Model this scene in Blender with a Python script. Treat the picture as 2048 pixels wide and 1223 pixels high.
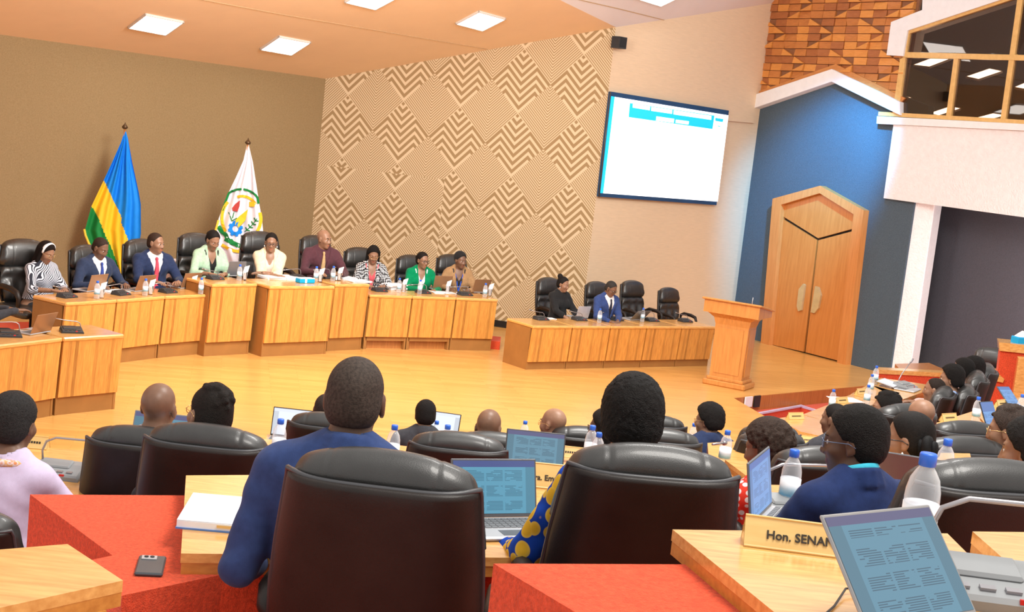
import bpy, bmesh, math, random
import numpy as np
from mathutils import Vector, Matrix
R = random.Random(7)
for o in list(bpy.data.objects): bpy.data.objects.remove(o)
SC = bpy.context.scene; COL = SC.collection
# ------------------------------------------------------------------ camera
F_PX, EYE = 2700.0, 3.1
ROLL, PITCH = math.atan(.11), math.radians(7.062)
cr, sr, cp, sp = math.cos(ROLL), math.sin(ROLL), math.cos(PITCH), math.sin(PITCH)
cam = bpy.data.cameras.new('camera'); camo = bpy.data.objects.new('camera', cam); COL.objects.link(camo)
cam.sensor_width = 36; cam.lens = F_PX / 2048 * 36; cam.clip_start = .05
e1, e2, e3 = Vector((1, 0, 0)), Vector((0, sp, cp)), Vector((0, -cp, sp))
rx, uy = e1 * cr + e2 * sr, e2 * cr - e1 * sr
camo.matrix_world = Matrix(((rx.x, uy.x, e3.x, 0), (rx.y, uy.y, e3.y, 0), (rx.z, uy.z, e3.z, EYE), (0, 0, 0, 1)))
SC.camera = camo
# ------------------------------------------------------------------ world, lights, exposure
SC.view_settings.view_transform = 'Standard'; SC.view_settings.look = 'None'
SC.view_settings.gamma = 1; SC.view_settings.use_curve_mapping = False
SC.view_settings.exposure = 0.0
W = bpy.data.worlds.new('world'); SC.world = W; W.use_nodes = True
W.node_tree.nodes['Background'].inputs[0].default_value = (1.0, .965, .92, 1)
W.node_tree.nodes['Background'].inputs[1].default_value = 1.0
def lamp(name, loc, aim, size, power, col, spread=180):
    l = bpy.data.lights.new(name, 'AREA'); l.energy = power; l.color = col; l.shape = 'DISK'; l.size = size
    l.spread = math.radians(spread)
    o = bpy.data.objects.new(name, l); COL.objects.link(o); o.location = loc
    o.rotation_euler = (Vector(aim) - Vector(loc)).to_track_quat('-Z', 'Y').to_euler(); return o
lamp('hall_fill', (1.5, 8.5, 6.6), (0, 12.5, 0), 2.6, 500, (1, .97, .92))  # these four are unseen soft fills added over the hall, not fixtures
lamp('hall_fill', (-1.5, 14.0, 4.9), (-3.2, 18.5, 1.2), 1.6, 370, (1, .96, .90))
lamp('hall_fill', (3.2, 15.0, 5.6), (3.2, 19, 0), 1.8, 120, (1, .96, .90))
lamp('hall_fill', (2.0, 3.2, 7.0), (1.0, 5.5, 1), 2.4, 300, (1, .96, .9))
sl = bpy.data.lights.new('stage_lamp_blue', 'SPOT'); sl.energy = 2700; sl.color = (.05, .45, 1.0); sl.spot_size = math.radians(48); sl.spot_blend = .9; sl.shadow_soft_size = .12
so_ = bpy.data.objects.new('stage_lamp_blue', sl); COL.objects.link(so_); so_.location = (4.6, 20.2, 5.4); so_.rotation_euler = (Vector((5.08, 23.0, 3.15)) - so_.location).to_track_quat('-Z', 'Y').to_euler()
lamp('recess_fill', (8.4, 17.4, 2.4), (9.2, 20.4, 1.2), .8, 170, (1, .93, .90), 130)  # added fill to brighten the dark wall under the balcony, no fixture there
lamp('booth_fill', (9.3, 20.0, 5.4), (9.6, 21.5, 4.2), .5, 10, (1, .86, .7), 170)  # small fill added to lighten the booth interior

# ------------------------------------------------------------------ measured photo points turned into room positions
def ray(px, py):
    dx, dy = px - 1024, 611.5 - py
    u, v = dx * cr - dy * sr, dx * sr + dy * cr
    return Vector((u, F_PX * cp + v * sp, -F_PX * sp + v * cp))
def at_scale(px, py, s): return Vector((0, 0, EYE)) + ray(px, py) / s          # s = photo pixels per metre there
def at_z(px, py, z):
    r = ray(px, py); return Vector((0, 0, EYE)) + r * ((z - EYE) / r.z)
def at_plane(px, py, p, n):
    r = ray(px, py); o = Vector((0, 0, EYE)); return o + r * ((p - o).dot(n) / r.dot(n))
# ------------------------------------------------------------------ object helpers
def mesh(name, verts, faces, mats, parent=None, mi=None, smooth=False):
    me = bpy.data.meshes.new(name)
    me.from_pydata([tuple(v) for v in verts], [], [tuple(f) for f in faces])
    return link(name, me, mats, parent, mi, smooth)
def link(name, me, mats, parent=None, mi=None, smooth=False):
    for m in (mats if isinstance(mats, (list, tuple)) else [mats]): me.materials.append(m)
    n = len(me.polygons)
    if mi is not None: me.polygons.foreach_set('material_index', np.asarray(mi, dtype=np.int32))
    if smooth: me.polygons.foreach_set('use_smooth', np.ones(n, dtype=bool))
    me.update()
    o = bpy.data.objects.new(name, me); COL.objects.link(o)
    if parent is not None: o.parent = parent
    return o
def thing(name, label, cat, loc=(0, 0, 0), rz=0, group=None, scale=1):
    o = bpy.data.objects.new(name, None); COL.objects.link(o); o.empty_display_size = .1
    o.location = loc; o.rotation_euler = (0, 0, rz); o.scale = (scale,) * 3
    o['label'] = label; o['category'] = cat
    if group: o['group'] = group
    return o
def tag(o, label, cat, group=None):
    o['label'] = label; o['category'] = cat
    if group: o['group'] = group
    return o
def struct(o, label=None):
    o['kind'] = 'structure'
    if label: o['label'] = label
    return o
def dup(root, loc, rz, label, group=None, scale=None):
    r = root.copy(); COL.objects.link(r); r.location = loc; r.rotation_euler = (0, 0, rz); r['label'] = label
    if scale: r.scale = (scale,) * 3
    if group: r['group'] = group
    for ch in root.children:
        c = ch.copy(); COL.objects.link(c); c.parent = r
        for g in ch.children:
            d = g.copy(); COL.objects.link(d); d.parent = c
    return r
class MB:                                                    # collects shapes into one mesh
    def __init__(s): s.v, s.f, s.m = [], [], []
    def add(s, vs, fs, m=0):
        b = len(s.v); s.v += [tuple(v) for v in vs]; s.f += [tuple(i + b for i in f) for f in fs]; s.m += [m] * len(fs); return s
    def box(s, c, d, rz=0, m=0, bev=0, rx=0, ry=0):
        x, y, z = d[0] / 2, d[1] / 2, d[2] / 2
        if bev:
            b = min(bev, x * .9, y * .9, z * .9); vs = []
            for sx in (-1, 1):
                for sy in (-1, 1):
                    for sz in (-1, 1):
                        vs += [(sx * x, sy * (y - b), sz * (z - b)), (sx * (x - b), sy * y, sz * (z - b)), (sx * (x - b), sy * (y - b), sz * z)]
            bm = bmesh.new(); bv = [bm.verts.new(v) for v in vs]; r = bmesh.ops.convex_hull(bm, input=bv)
            bmesh.ops.dissolve_limit(bm, angle_limit=.01, verts=bm.verts, edges=bm.edges)
            bm.verts.index_update(); vs = [v.co.copy() for v in bm.verts]; fs = [[v.index for v in f.verts] for f in bm.faces]; bm.free()
        else:
            vs = [Vector((i, j, k)) for i in (-x, x) for j in (-y, y) for k in (-z, z)]
            fs = [(0, 1, 3, 2), (4, 6, 7, 5), (0, 4, 5, 1), (2, 3, 7, 6), (0, 2, 6, 4), (1, 5, 7, 3)]
        M_ = Matrix.Translation(c) @ Matrix.Rotation(rz, 4, 'Z') @ Matrix.Rotation(rx, 4, 'X') @ Matrix.Rotation(ry, 4, 'Y')
        return s.add([M_ @ Vector(v) for v in vs], fs, m)
    def prism(s, poly, z0, z1, m=0):                         # plan polygon pushed up
        n = len(poly); A = sum(poly[i][0] * poly[(i + 1) % n][1] - poly[(i + 1) % n][0] * poly[i][1] for i in range(n))
        if A < 0: poly = poly[::-1]
        vs = [(p[0], p[1], z0) for p in poly] + [(p[0], p[1], z1) for p in poly]
        fs = [tuple(range(n))[::-1], tuple(range(n, 2 * n))] + [(i, (i + 1) % n, n + (i + 1) % n, n + i) for i in range(n)]
        return s.add(vs, fs, m)
    def slab(s, pts, n, t, m=0):                             # 3-D polygon given thickness t against n
        k = len(pts); n = Vector(n).normalized()
        nn = (Vector(pts[1]) - Vector(pts[0])).cross(Vector(pts[2]) - Vector(pts[0]))
        if nn.dot(n) < 0: pts = pts[::-1]
        vs = [Vector(p) for p in pts] + [Vector(p) - n * t for p in pts]
        fs = [tuple(range(k)), tuple(range(k, 2 * k))[::-1]] + [((i + 1) % k, i, k + i, k + (i + 1) % k) for i in range(k)]
        return s.add(vs, fs, m)
    def tube(s, pts, r, n=8, m=0, caps=True):
        pts = [Vector(p) for p in pts]; rr = r if isinstance(r, (list, tuple)) else [r] * len(pts); vs, fs = [], []
        up = None
        for i, p in enumerate(pts):
            t = (pts[min(i + 1, len(pts) - 1)] - pts[max(i - 1, 0)]).normalized()
            if up is None: up = t.orthogonal().normalized()
            a = (up - t * up.dot(t)); a = a.normalized() if a.length > 1e-6 else t.orthogonal().normalized(); up = a; b = t.cross(a)
            vs += [p + (a * math.cos(q) + b * math.sin(q)) * rr[i] for q in (2 * math.pi * j / n for j in range(n))]
        for i in range(len(pts) - 1):
            fs += [(i * n + j, i * n + (j + 1) % n, (i + 1) * n + (j + 1) % n, (i + 1) * n + j) for j in range(n)]
        if caps: fs += [tuple(range(n))[::-1], tuple(range((len(pts) - 1) * n, len(pts) * n))]
        return s.add(vs, fs, m)
    def lathe(s, prof, n=16, c=(0, 0, 0), m=0):              # (radius, z) profile
        vs, fs = [], []; k = len(prof)
        for r, z in prof: vs += [(c[0] + r * math.cos(2 * math.pi * j / n), c[1] + r * math.sin(2 * math.pi * j / n), c[2] + z) for j in range(n)]
        for i in range(k - 1): fs += [(i * n + j, i * n + (j + 1) % n, (i + 1) * n + (j + 1) % n, (i + 1) * n + j) for j in range(n)]
        fs += [tuple(range(n))[::-1], tuple(range((k - 1) * n, k * n))]
        return s.add(vs, fs, m)
    def loft(s, rings, m=0, closed=True):
        n = len(rings[0]); vs = [p for r_ in rings for p in r_]; fs = []
        for i in range(len(rings) - 1): fs += [(i * n + j, i * n + (j + 1) % n, (i + 1) * n + (j + 1) % n, (i + 1) * n + j) for j in range(n)]
        if closed: fs += [tuple(range(n))[::-1], tuple(range((len(rings) - 1) * n, len(rings) * n))]
        return s.add(vs, fs, m)
    def xf(s, M_): s.v = [tuple(M_ @ Vector(v)) for v in s.v]; return s
    def build(s, name, mats, parent=None, smooth=False): return mesh(name, s.v, s.f, mats, parent, s.m if isinstance(mats, (list, tuple)) else None, smooth)
# ------------------------------------------------------------------ materials
def new_mat(name):
    m = bpy.data.materials.new(name); m.use_nodes = True; nt = m.node_tree; return m, nt, nt.nodes['Principled BSDF']
def ramp(nt, fac, stops):
    r = nt.nodes.new('ShaderNodeValToRGB'); el = r.color_ramp.elements
    while len(el) < len(stops): el.new(.5)
    for e, (p, c) in zip(el, stops): e.position = p; e.color = (*c, 1)
    nt.links.new(fac, r.inputs[0]); return r.outputs[0]
def coords(nt, scale=(1, 1, 1), rot=(0, 0, 0), kind='Object'):
    t = nt.nodes.new('ShaderNodeTexCoord'); mp = nt.nodes.new('ShaderNodeMapping'); mp.inputs['Scale'].default_value = scale; mp.inputs['Rotation'].default_value = rot
    nt.links.new(t.outputs[kind], mp.inputs[0]); return mp.outputs[0]
def noise(nt, vec, scale, detail=3, rough=.55):
    n = nt.nodes.new('ShaderNodeTexNoise'); n.inputs['Scale'].default_value = scale; n.inputs['Detail'].default_value = detail; n.inputs['Roughness'].default_value = rough
    nt.links.new(vec, n.inputs['Vector']); return n.outputs[0]
def bump(nt, b, h, strength, dist=.01):
    bp = nt.nodes.new('ShaderNodeBump'); bp.inputs['Strength'].default_value = strength; bp.inputs['Distance'].default_value = dist
    nt.links.new(h, bp.inputs['Height']); nt.links.new(bp.outputs[0], b.inputs['Normal'])
def M(name, col, rough=.5, metal=0, spec=.5, coat=0, var=.12, vscale=8, stretch=(1, 1, 1), bmp=0, bscale=200, sheen=0, trans=0, ior=1.45, emit=0, ecol=None, rot=(0, 0, 0)):
    m, nt, b = new_mat(name)
    b.inputs['Roughness'].default_value = rough; b.inputs['Metallic'].default_value = metal; b.inputs['Specular IOR Level'].default_value = spec
    b.inputs['Coat Weight'].default_value = coat; b.inputs['Coat Roughness'].default_value = .12; b.inputs['IOR'].default_value = ior
    b.inputs['Sheen Weight'].default_value = sheen; b.inputs['Transmission Weight'].default_value = trans
    if emit: b.inputs['Emission Color'].default_value = (*(ecol or col), 1); b.inputs['Emission Strength'].default_value = emit
    v = coords(nt, stretch, rot)
    lo = tuple(c * (1 - var) for c in col); hi = tuple(min(1, c * (1 + var)) for c in col)
    nt.links.new(ramp(nt, noise(nt, v, vscale), [(.3, lo), (.7, hi)]), b.inputs['Base Color'])
    if bmp: bump(nt, b, noise(nt, coords(nt), bscale, 2), bmp)
    return m
def wood(name, dark, light, grain=(18, 18, 1.2), rough=.3, coat=.4, strip=None, scale=3.0):
    m, nt, b = new_mat(name); v = coords(nt, grain)
    n1 = noise(nt, v, scale, 4); b.inputs['Roughness'].default_value = rough; b.inputs['Coat Weight'].default_value = coat; b.inputs['Coat Roughness'].default_value = .15
    col = ramp(nt, n1, [(.25, dark), (.5, tuple((a + c) / 2 for a, c in zip(dark, light))), (.75, light)])
    if strip:                                               # glued staves of varying tone
        vs = coords(nt, strip); vo = nt.nodes.new('ShaderNodeTexWhiteNoise'); vo.noise_dimensions = '3D'
        sn = nt.nodes.new('ShaderNodeVectorMath'); sn.operation = 'FLOOR'; nt.links.new(vs, sn.inputs[0]); nt.links.new(sn.outputs[0], vo.inputs['Vector'])
        mx = nt.nodes.new('ShaderNodeMix'); mx.data_type = 'RGBA'; mx.blend_type = 'MULTIPLY'; mx.inputs[0].default_value = 1
        nt.links.new(col, mx.inputs[6]); nt.links.new(ramp(nt, vo.outputs['Value'], [(0, (.62, .58, .52)), (.35, (.95, .94, .92)), (1, (1.12, 1.1, 1.05))]), mx.inputs[7]); col = mx.outputs[2]
    nt.links.new(col, b.inputs['Base Color']); return m
def math_n(nt, op, a, b_=None, c=None):
    n = nt.nodes.new('ShaderNodeMath'); n.operation = op
    for i, x in enumerate((a, b_, c)):
        if x is None: continue
        if isinstance(x, (int, float)): n.inputs[i].default_value = x
        else: nt.links.new(x, n.inputs[i])
    return n.outputs[0]
# ------------------------------------------------------------------ figures: smooth-union distance fields turned into one continuous skin
def ax(segs):
    out = [segs[0][0]]
    for a, b, h in segs:
        n = max(1, int(round((b - a) / h))); out += list(np.linspace(a, b, n + 1)[1:])
    return np.array(out, dtype=np.float32)
class Field:
    def __init__(s, xs, ys, zs):
        s.x, s.y, s.z = xs, ys, zs; s.d = np.full((len(xs), len(ys), len(zs)), 9.0, dtype=np.float32)
    def add(s, prim, k=0.02, fr=None, op='u', pad=.03):
        fn, lo, hi = prim; lo = np.array(lo) - pad - k; hi = np.array(hi) + pad + k
        if fr is not None:
            Rm, o = fr; cs = np.array([[x, y, z] for x in (lo[0], hi[0]) for y in (lo[1], hi[1]) for z in (lo[2], hi[2])]) @ Rm.T + o
            lo, hi = cs.min(0), cs.max(0)
        sl = tuple(slice(np.searchsorted(a, lo[i]), np.searchsorted(a, hi[i])) for i, a in enumerate((s.x, s.y, s.z)))
        if any(q.stop <= q.start for q in sl): return s
        X, Y, Z = np.meshgrid(s.x[sl[0]], s.y[sl[1]], s.z[sl[2]], indexing='ij')
        if fr is not None:
            X, Y, Z = X - o[0], Y - o[1], Z - o[2]
            X, Y, Z = (X * Rm[0, i] + Y * Rm[1, i] + Z * Rm[2, i] for i in range(3))
        v = fn(X, Y, Z); d = s.d[sl]
        if op == 'u':
            if k > 0:
                h = np.maximum(k - np.abs(d - v), 0) / k; s.d[sl] = np.minimum(d, v) - h * h * k * .25
            else: s.d[sl] = np.minimum(d, v)
        elif op == 's':
            v = -v
            if k > 0:
                h = np.maximum(k - np.abs(d - v), 0) / k; s.d[sl] = np.maximum(d, v) + h * h * k * .25
            else: s.d[sl] = np.maximum(d, v)
        return s
    def surface(s):
        d = s.d; neg = d < 0; nx, ny, nz = d.shape
        c = np.zeros((nx - 1, ny - 1, nz - 1), dtype=np.int8)
        for i in (0, 1):
            for j in (0, 1):
                for k in (0, 1): c += neg[i:nx - 1 + i, j:ny - 1 + j, k:nz - 1 + k]
        act = (c > 0) & (c < 8); idx = np.full(act.shape, -1, dtype=np.int64); I = np.argwhere(act); idx[act] = np.arange(len(I))
        acc = np.zeros((len(I), 3)); cnt = np.zeros(len(I))
        cor = [(i, j, k) for i in (0, 1) for j in (0, 1) for k in (0, 1)]
        for a in cor:
            for ax_ in range(3):
                if a[ax_]: continue
                b = list(a); b[ax_] = 1
                da = d[I[:, 0] + a[0], I[:, 1] + a[1], I[:, 2] + a[2]]; db = d[I[:, 0] + b[0], I[:, 1] + b[1], I[:, 2] + b[2]]
                m = (da < 0) != (db < 0); t = np.where(m, da / np.where(m, da - db, 1), 0)
                p = np.tile(np.array(a, dtype=float), (len(I), 1)); p[:, ax_] += t
                acc[m] += p[m]; cnt[m] += 1
        g = acc / np.maximum(cnt, 1)[:, None]
        V = np.empty((len(I), 3))
        for ax_, arr in enumerate((s.x, s.y, s.z)):
            i = I[:, ax_]; V[:, ax_] = arr[i] + g[:, ax_] * (arr[i + 1] - arr[i])
        Q = []
        for ax_ in range(3):
            o1, o2 = [(1, 2), (2, 0), (0, 1)][ax_]
            sl0 = [slice(None)] * 3; sl1 = [slice(None)] * 3; sl0[ax_] = slice(0, -1); sl1[ax_] = slice(1, None)
            for q in (o1, o2): sl0[q] = slice(1, -1); sl1[q] = slice(1, -1)
            A, B = neg[tuple(sl0)], neg[tuple(sl1)]
            for flip, mm in ((False, A & ~B), (True, ~A & B)):
                e = np.argwhere(mm)
                if not len(e): continue
                e[:, o1] += 1; e[:, o2] += 1; qs = []
                for u, w in ((-1, -1), (0, -1), (0, 0), (-1, 0)):
                    f = e.copy(); f[:, o1] += u; f[:, o2] += w; qs.append(idx[f[:, 0], f[:, 1], f[:, 2]])
                q = np.stack(qs, 1); Q.append(q[:, ::-1] if flip else q)
        return V, (np.concatenate(Q) if Q else np.zeros((0, 4), int))
def ell(c, r):
    c, r = np.array(c, float), np.array(r, float)
    def f(X, Y, Z):
        x, y, z = (X - c[0]) / r[0], (Y - c[1]) / r[1], (Z - c[2]) / r[2]; k0 = np.sqrt(x * x + y * y + z * z) + 1e-6
        k1 = np.sqrt((x / r[0]) ** 2 + (y / r[1]) ** 2 + (z / r[2]) ** 2) + 1e-6
        return k0 * (k0 - 1) / k1
    return f, c - r, c + r
def cap(a, b, ra, rb=None):
    a, b = np.array(a, float), np.array(b, float); rb = ra if rb is None else rb; ba = b - a; L = float(ba @ ba) + 1e-9; mr = max(ra, rb)
    def f(X, Y, Z):
        x, y, z = X - a[0], Y - a[1], Z - a[2]; h = np.clip((x * ba[0] + y * ba[1] + z * ba[2]) / L, 0, 1)
        return np.sqrt((x - ba[0] * h) ** 2 + (y - ba[1] * h) ** 2 + (z - ba[2] * h) ** 2) - (ra + (rb - ra) * h)
    return f, np.minimum(a, b) - mr, np.maximum(a, b) + mr
def fx(fn, lo, hi): return fn, np.array(lo, float), np.array(hi, float)
def rotm(yaw=0, pitch=0, roll=0):
    return np.array(Matrix.Rotation(yaw, 3, 'Z') @ Matrix.Rotation(-pitch, 3, 'X') @ Matrix.Rotation(roll, 3, 'Y'))
def qmesh(name, V, Q, mats, parent, mi=None, extra=None):
    me = bpy.data.meshes.new(name); V = np.asarray(V, dtype=np.float32); n = len(Q)
    if extra is not None and len(extra.v):
        b = len(V); me.from_pydata(V.tolist() + [list(v) for v in extra.v], [], Q.tolist() + [[i + b for i in f] for f in extra.f])
        if mi is not None: mi = np.concatenate([mi, np.array(extra.m)])
    else:
        me.vertices.add(len(V)); me.vertices.foreach_set('co', V.ravel()); me.loops.add(n * 4); me.loops.foreach_set('vertex_index', Q.astype(np.int32).ravel())
        me.polygons.add(n); me.polygons.foreach_set('loop_start', np.arange(0, n * 4, 4, dtype=np.int32)); me.polygons.foreach_set('loop_total', np.full(n, 4, dtype=np.int32)); me.update(calc_edges=True)
    return link(name, me, mats, parent, mi, True)
def smooth_v(V, Q, it=1, lam=.5):
    for _ in range(it):
        S = np.zeros_like(V); N = np.zeros(len(V))
        for i in range(4):
            for j in (1, 3):
                np.add.at(S, Q[:, i], V[Q[:, (i + j) % 4]]); np.add.at(N, Q[:, i], 1)
        V = V + lam * (S / np.maximum(N, 1)[:, None] - V)
    return V
def hand(mb, wr, d, palm_n, side, curl=.5, L=.175):
    """palm and five unequal bent fingers, rooted in the wrist; d = pointing direction, palm_n = palm normal, side = thumb direction"""
    wr, d, n, s = Vector(wr), Vector(d).normalized(), Vector(palm_n).normalized(), Vector(side).normalized()
    pl = L * .5; rings = []
    for t, w, h in ((-.15, .026, .022), (.0, .027, .02), (.35, .037, .017), (.75, .041, .015), (1.0, .037, .012)):
        c = wr + d * pl * t
        rings.append([c + s * (w * math.cos(q)) + n * (h * math.sin(q)) for q in (2 * math.pi * j / 10 for j in range(10))])
    mb.loft(rings)
    for off, ln, r in ((.030, .40, .0085), (.010, .455, .009), (-.011, .42, .0087), (-.030, .32, .0076)):
        p = wr + d * pl * .93 + s * off; pts = [p - d * .012, p]; a = 0
        for k, f in enumerate((.45, .31, .24)):
            a += curl * (.45, .7, .6)[k]; p = p + (d * math.cos(a) + n * math.sin(a)) * (L * ln * f * 1.08); pts.append(p)
        mb.tube(pts, [r * 1.1, r * 1.08, r, r * .92, r * .7], 7)
    p = wr + d * pl * .25 + s * .026; a = .7; q = p + (s * .75 + d * .65 + n * .25).normalized() * .036; u = q + (d * .9 + s * .25 + n * .4).normalized() * .032; w = u + (d + n * .4).normalized() * .024
    mb.tube([p - s * .012, p, q, u, w], [.012, .013, .0115, .0105, .0075], 7)
def ik(S, Wp, l1, l2, hint):
    S, Wp = np.array(S, float), np.array(Wp, float); v = Wp - S; D = np.linalg.norm(v); u = v / D
    if D > (l1 + l2) * .985: Wp = S + u * (l1 + l2) * .985; D = (l1 + l2) * .985
    a = (l1 * l1 - l2 * l2 + D * D) / (2 * D); h = math.sqrt(max(l1 * l1 - a * a, 0)); hv = np.array(hint, float); hv = hv - u * (hv @ u); hv /= np.linalg.norm(hv)
    return S + u * a + hv * h, Wp
SKIN = {}
def skin(i):
    base = [(.125, .062, .038), (.19, .098, .060), (.29, .155, .095), (.085, .043, .029)][i]
    if i not in SKIN: SKIN[i] = (M('skin', base, .42, spec=.45, var=.1, vscale=25), M('lips', tuple(c * f for c, f in zip(base, (1.25, .85, .85))), .4, var=.05))
    return SKIN[i]
HAIRM = {}
def hairm(c, b=.6, sc=260):
    if (c, b) not in HAIRM: HAIRM[(c, b)] = M('hair', tuple(q * .62 for q in c), .68, spec=.22, var=.4, vscale=120, bmp=b, bscale=sc)
    return HAIRM[(c, b)]
BLACK = (.014, .011, .010)
def person(label, px, py, s, floor, yaw, sk=1, hair='short', hcol=BLACK, look=(0, 0, 0), lean=0, fem=False, top='suit', tm=None, inner=None, tie=None, hands=None,
           res=.0085, glasses=None, group=None, earr=None, lanyard=None, pants=None, collar=True, wrist=.03, extra=None, fat=1.0, band=None, brow=True, hint=(.75, -.15, -.9)):
    sx = .155 if fem else .18
    Rt = np.array(Matrix.Rotation(-lean, 3, 'X')); piv = np.array([0, 0, .52]); T = (Rt, piv - Rt @ piv)
    t2w = lambda p: Rt @ np.array(p, float) + T[1]
    hc = t2w((0, .022, 1.208)); Rh = rotm(*look); H = (Rh, hc)
    top_l = hc + Rh @ np.array([0, -.01, .121 + {'afro': .03, 'bigafro': .04, 'curly': .03, 'crop': .016, 'updo': .02, 'wrap': .014, 'bob': .014, 'long': .012, 'topknot': .045, 'short': .008}.get(hair, .004)])
    tgt = at_scale(px, py, s); scale = (tgt.z - floor) / top_l[2]; scale = min(1.1, max(.84, scale))
    Rz = Matrix.Rotation(yaw, 3, 'Z'); off = Rz @ Vector(top_l * scale); base = Vector((tgt.x - off.x, tgt.y - off.y, floor))
    root = thing('person', label, 'person', base, yaw, group, scale)
    sm, lm = skin(sk)
    if hands is None: hands = [(-.16, .40, .80), (.16, .40, .80)]
    SH = [t2w((sg * (sx + .005), -.015, 1.0)) for sg in (-1, 1)]; arms = []
    for i, sg in enumerate((-1, 1)):
        el, w = ik(SH[i], hands[i][:3], .285, .255, (sg * hint[0], hint[1], hint[2])); arms.append((SH[i], el, w))
    def torso(F, e, k=.05, wide=1.0):
        f = fat
        F.add(ell((0, -.012, .90), (sx * .92 * wide + e, .105 * f + e, .20 + e)), .0, T)
        F.add(ell((0, .008, .68), ((.145 if fem else .152) * f * wide + e, .118 * f + e, .19)), k, T)
        F.add(ell((0, 0, .555), ((.185 if fem else .172) * f + e, .14 + e, .12)), k, T)
        F.add(cap((-sx * .86, -.018, .995), (sx * .86, -.018, .995), .058 + e), k, T)
        for sg in (-1, 1):
            F.add(cap((sg * sx * .7, -.028, 1.012), (sg * .035, -.02, 1.088), .042 + e * .6), .05, T)
            if fem: F.add(ell((sg * .075, .075, .885), (.068 + e, .06 + e, .072 + e)), .04, T)
            else: F.add(ell((sg * .07, .06, .93), (.08 + e, .05 + e, .07 + e)), .05, T)
    # ---- body: legs, trunk, arms, neck and head in one surface
    hw = .125; hx, hy, hz = hc
    xs = ax([(-.56, -hw, .016), (-hw, hw, res), (hw, .56, .016)])
    ys = ax([(-.34, hy - .15, .016), (hy - .15, hy + .15, res), (hy + .15, .82, .018)])
    zs = ax([(-.02, .5, .022), (.5, hz - .19, .016), (hz - .19, hz + .16, res)])
    B = Field(xs, ys, zs); torso(B, -.004)
    for sg in (-1, 1):
        B.add(cap((sg * .09, .02, .53), (sg * .12, .40, .53), .072, .052), .04); B.add(cap((sg * .12, .40, .52), (sg * .12, .43, .09), .05, .036), .03)
        B.add(cap((sg * .12, .42, .04), (sg * .13, .56, .03), .036, .03), .03)
    for (a, e, w) in arms:
        B.add(cap(a, e, .046 if fem else .05, .037), .03); B.add(cap(e, w, .038, .026), .02)
    B.add(cap(t2w((0, -.028, 1.03)), hc + Rh @ np.array([0, -.022, -.05]), .056 if not fem else .049, .054 if not fem else .047), .03)
    h = lambda p, k=.02, op='u': B.add(p, k, H, op)
    h(ell((0, -.014, .034), (.075, .096, .087)), .02); h(ell((0, .030, -.040), (.057, .064, .078)), .035); h(ell((0, .066, -.100), (.021, .02, .017)), .03)
    h(cap((0, .088, .01), (0, .104, -.034), .0085, .0125), .014)
    for sg in (-1, 1):
        h(ell((sg * .0135, .096, -.038), (.010, .010, .008)), .008); h(ell((sg * .040, .060, -.028), (.022, .024, .02)), .03)
        h(cap((sg * .012, .083, .024), (sg * .042, .066, .024), .010), .016)
        h(ell((sg * .031, .096, .003), (.017, .015, .011)), .012, 's')
        h(ell((sg * .031, .075, .001), (.0145, .0125, .0115)), .004)
        h(ell((sg * .078, -.004, -.006), (.010, .021, .033)), .008); h(ell((sg * .090, .004, -.006), (.008, .010, .018)), .006, 's')
        h(ell((sg * .077, .006, -.033), (.007, .009, .010)), .006)
    h(cap((-.016, .088, -.064), (.016, .088, -.064), .0062), .008); h(cap((-.014, .087, -.074), (.014, .087, -.074), .0068), .008)
    V, Q = B.surface(); V = smooth_v(V, Q, 1, .35)
    C = V[Q].mean(1); L = (C - hc) @ Rh
    mi = ((np.abs(L[:, 0]) < .024) & (L[:, 1] > .085) & (np.abs(L[:, 2] + .069) < .0115)).astype(int)
    X = MB()
    for i, sg in enumerate((-1, 1)):
        a, e, w = arms[i]; d = (w - e); d = d / np.linalg.norm(d)
        hd = hands[i][3] if len(hands[i]) > 3 else None
        dirv = Vector(hd) if hd else Vector((d[0], d[1], min(d[2], .02) * .4)); inn = Vector((-sg, .25, .1))
        pn = Vector((0, 0, -1)); dirv.normalize(); pn = (pn - dirv * pn.dot(dirv)).normalized(); sd = (inn - dirv * inn.dot(dirv)); sd = (sd - pn * sd.dot(pn)).normalized()
        hand(X, w, dirv, pn, sd, .42)
    qmesh('body', V, Q, [sm, lm], root, mi, X)
    # ---- eyes
    for sg in (-1, 1):
        e_ = MB(); c = (sg * .031, .0775, .0005)
        e_.lathe([(.002, -.0118), (.008, -.009), (.0115, -.003), (.0115, .003), (.008, .009), (.002, .0118)], 10)
        e_.xf(Matrix.Rotation(-math.pi / 2, 4, 'X')); e_.m = [1 if sum(e_.v[i][1] for i in f) / len(f) > .0085 else 0 for f in e_.f]
        e_.xf(Matrix.Translation(hc) @ Matrix(Rh.tolist()).to_4x4() @ Matrix.Translation(c)); e_.build('eye', [EYE_W, EYE_D], root, True)
    # ---- clothes
    nz = lambda X, Y, Z, A, f: A * (np.sin(X * f + 2.1 * np.sin(Z * f * .6)) * np.sin(Z * f * .8 + 1.7 * np.sin(Y * f * .7 + label.__len__())) )
    cres = .012 if s < 300 else (.0095 if s < 600 else .0078)
    gx = ax([(-.6, .6, cres)]); gy = ax([(-.34, .72, cres)]); gz = ax([(.46, 1.16, cres)])
    def vcut(F, zb, w):
        F.add(fx(lambda X, Y, Z: np.maximum(np.abs(X) - np.clip((Z - zb) * w, -.05, .2), .02 - Y), (-.2, .0, zb - .1), (.2, .3, 1.2)), .0, T, 's')
    def neckcut(F, r=.057, z=1.035, y=-.01): F.add(cap((0, y - .015, z + .03), (0, y + .05, z + .35), r - .004, r + .01), .01, T, 's')
    J = Field(gx, gy, gz); e = .02 if top in ('suit', 'jacket') else .011
    torso(J, e, .06, 1.04)
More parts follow.
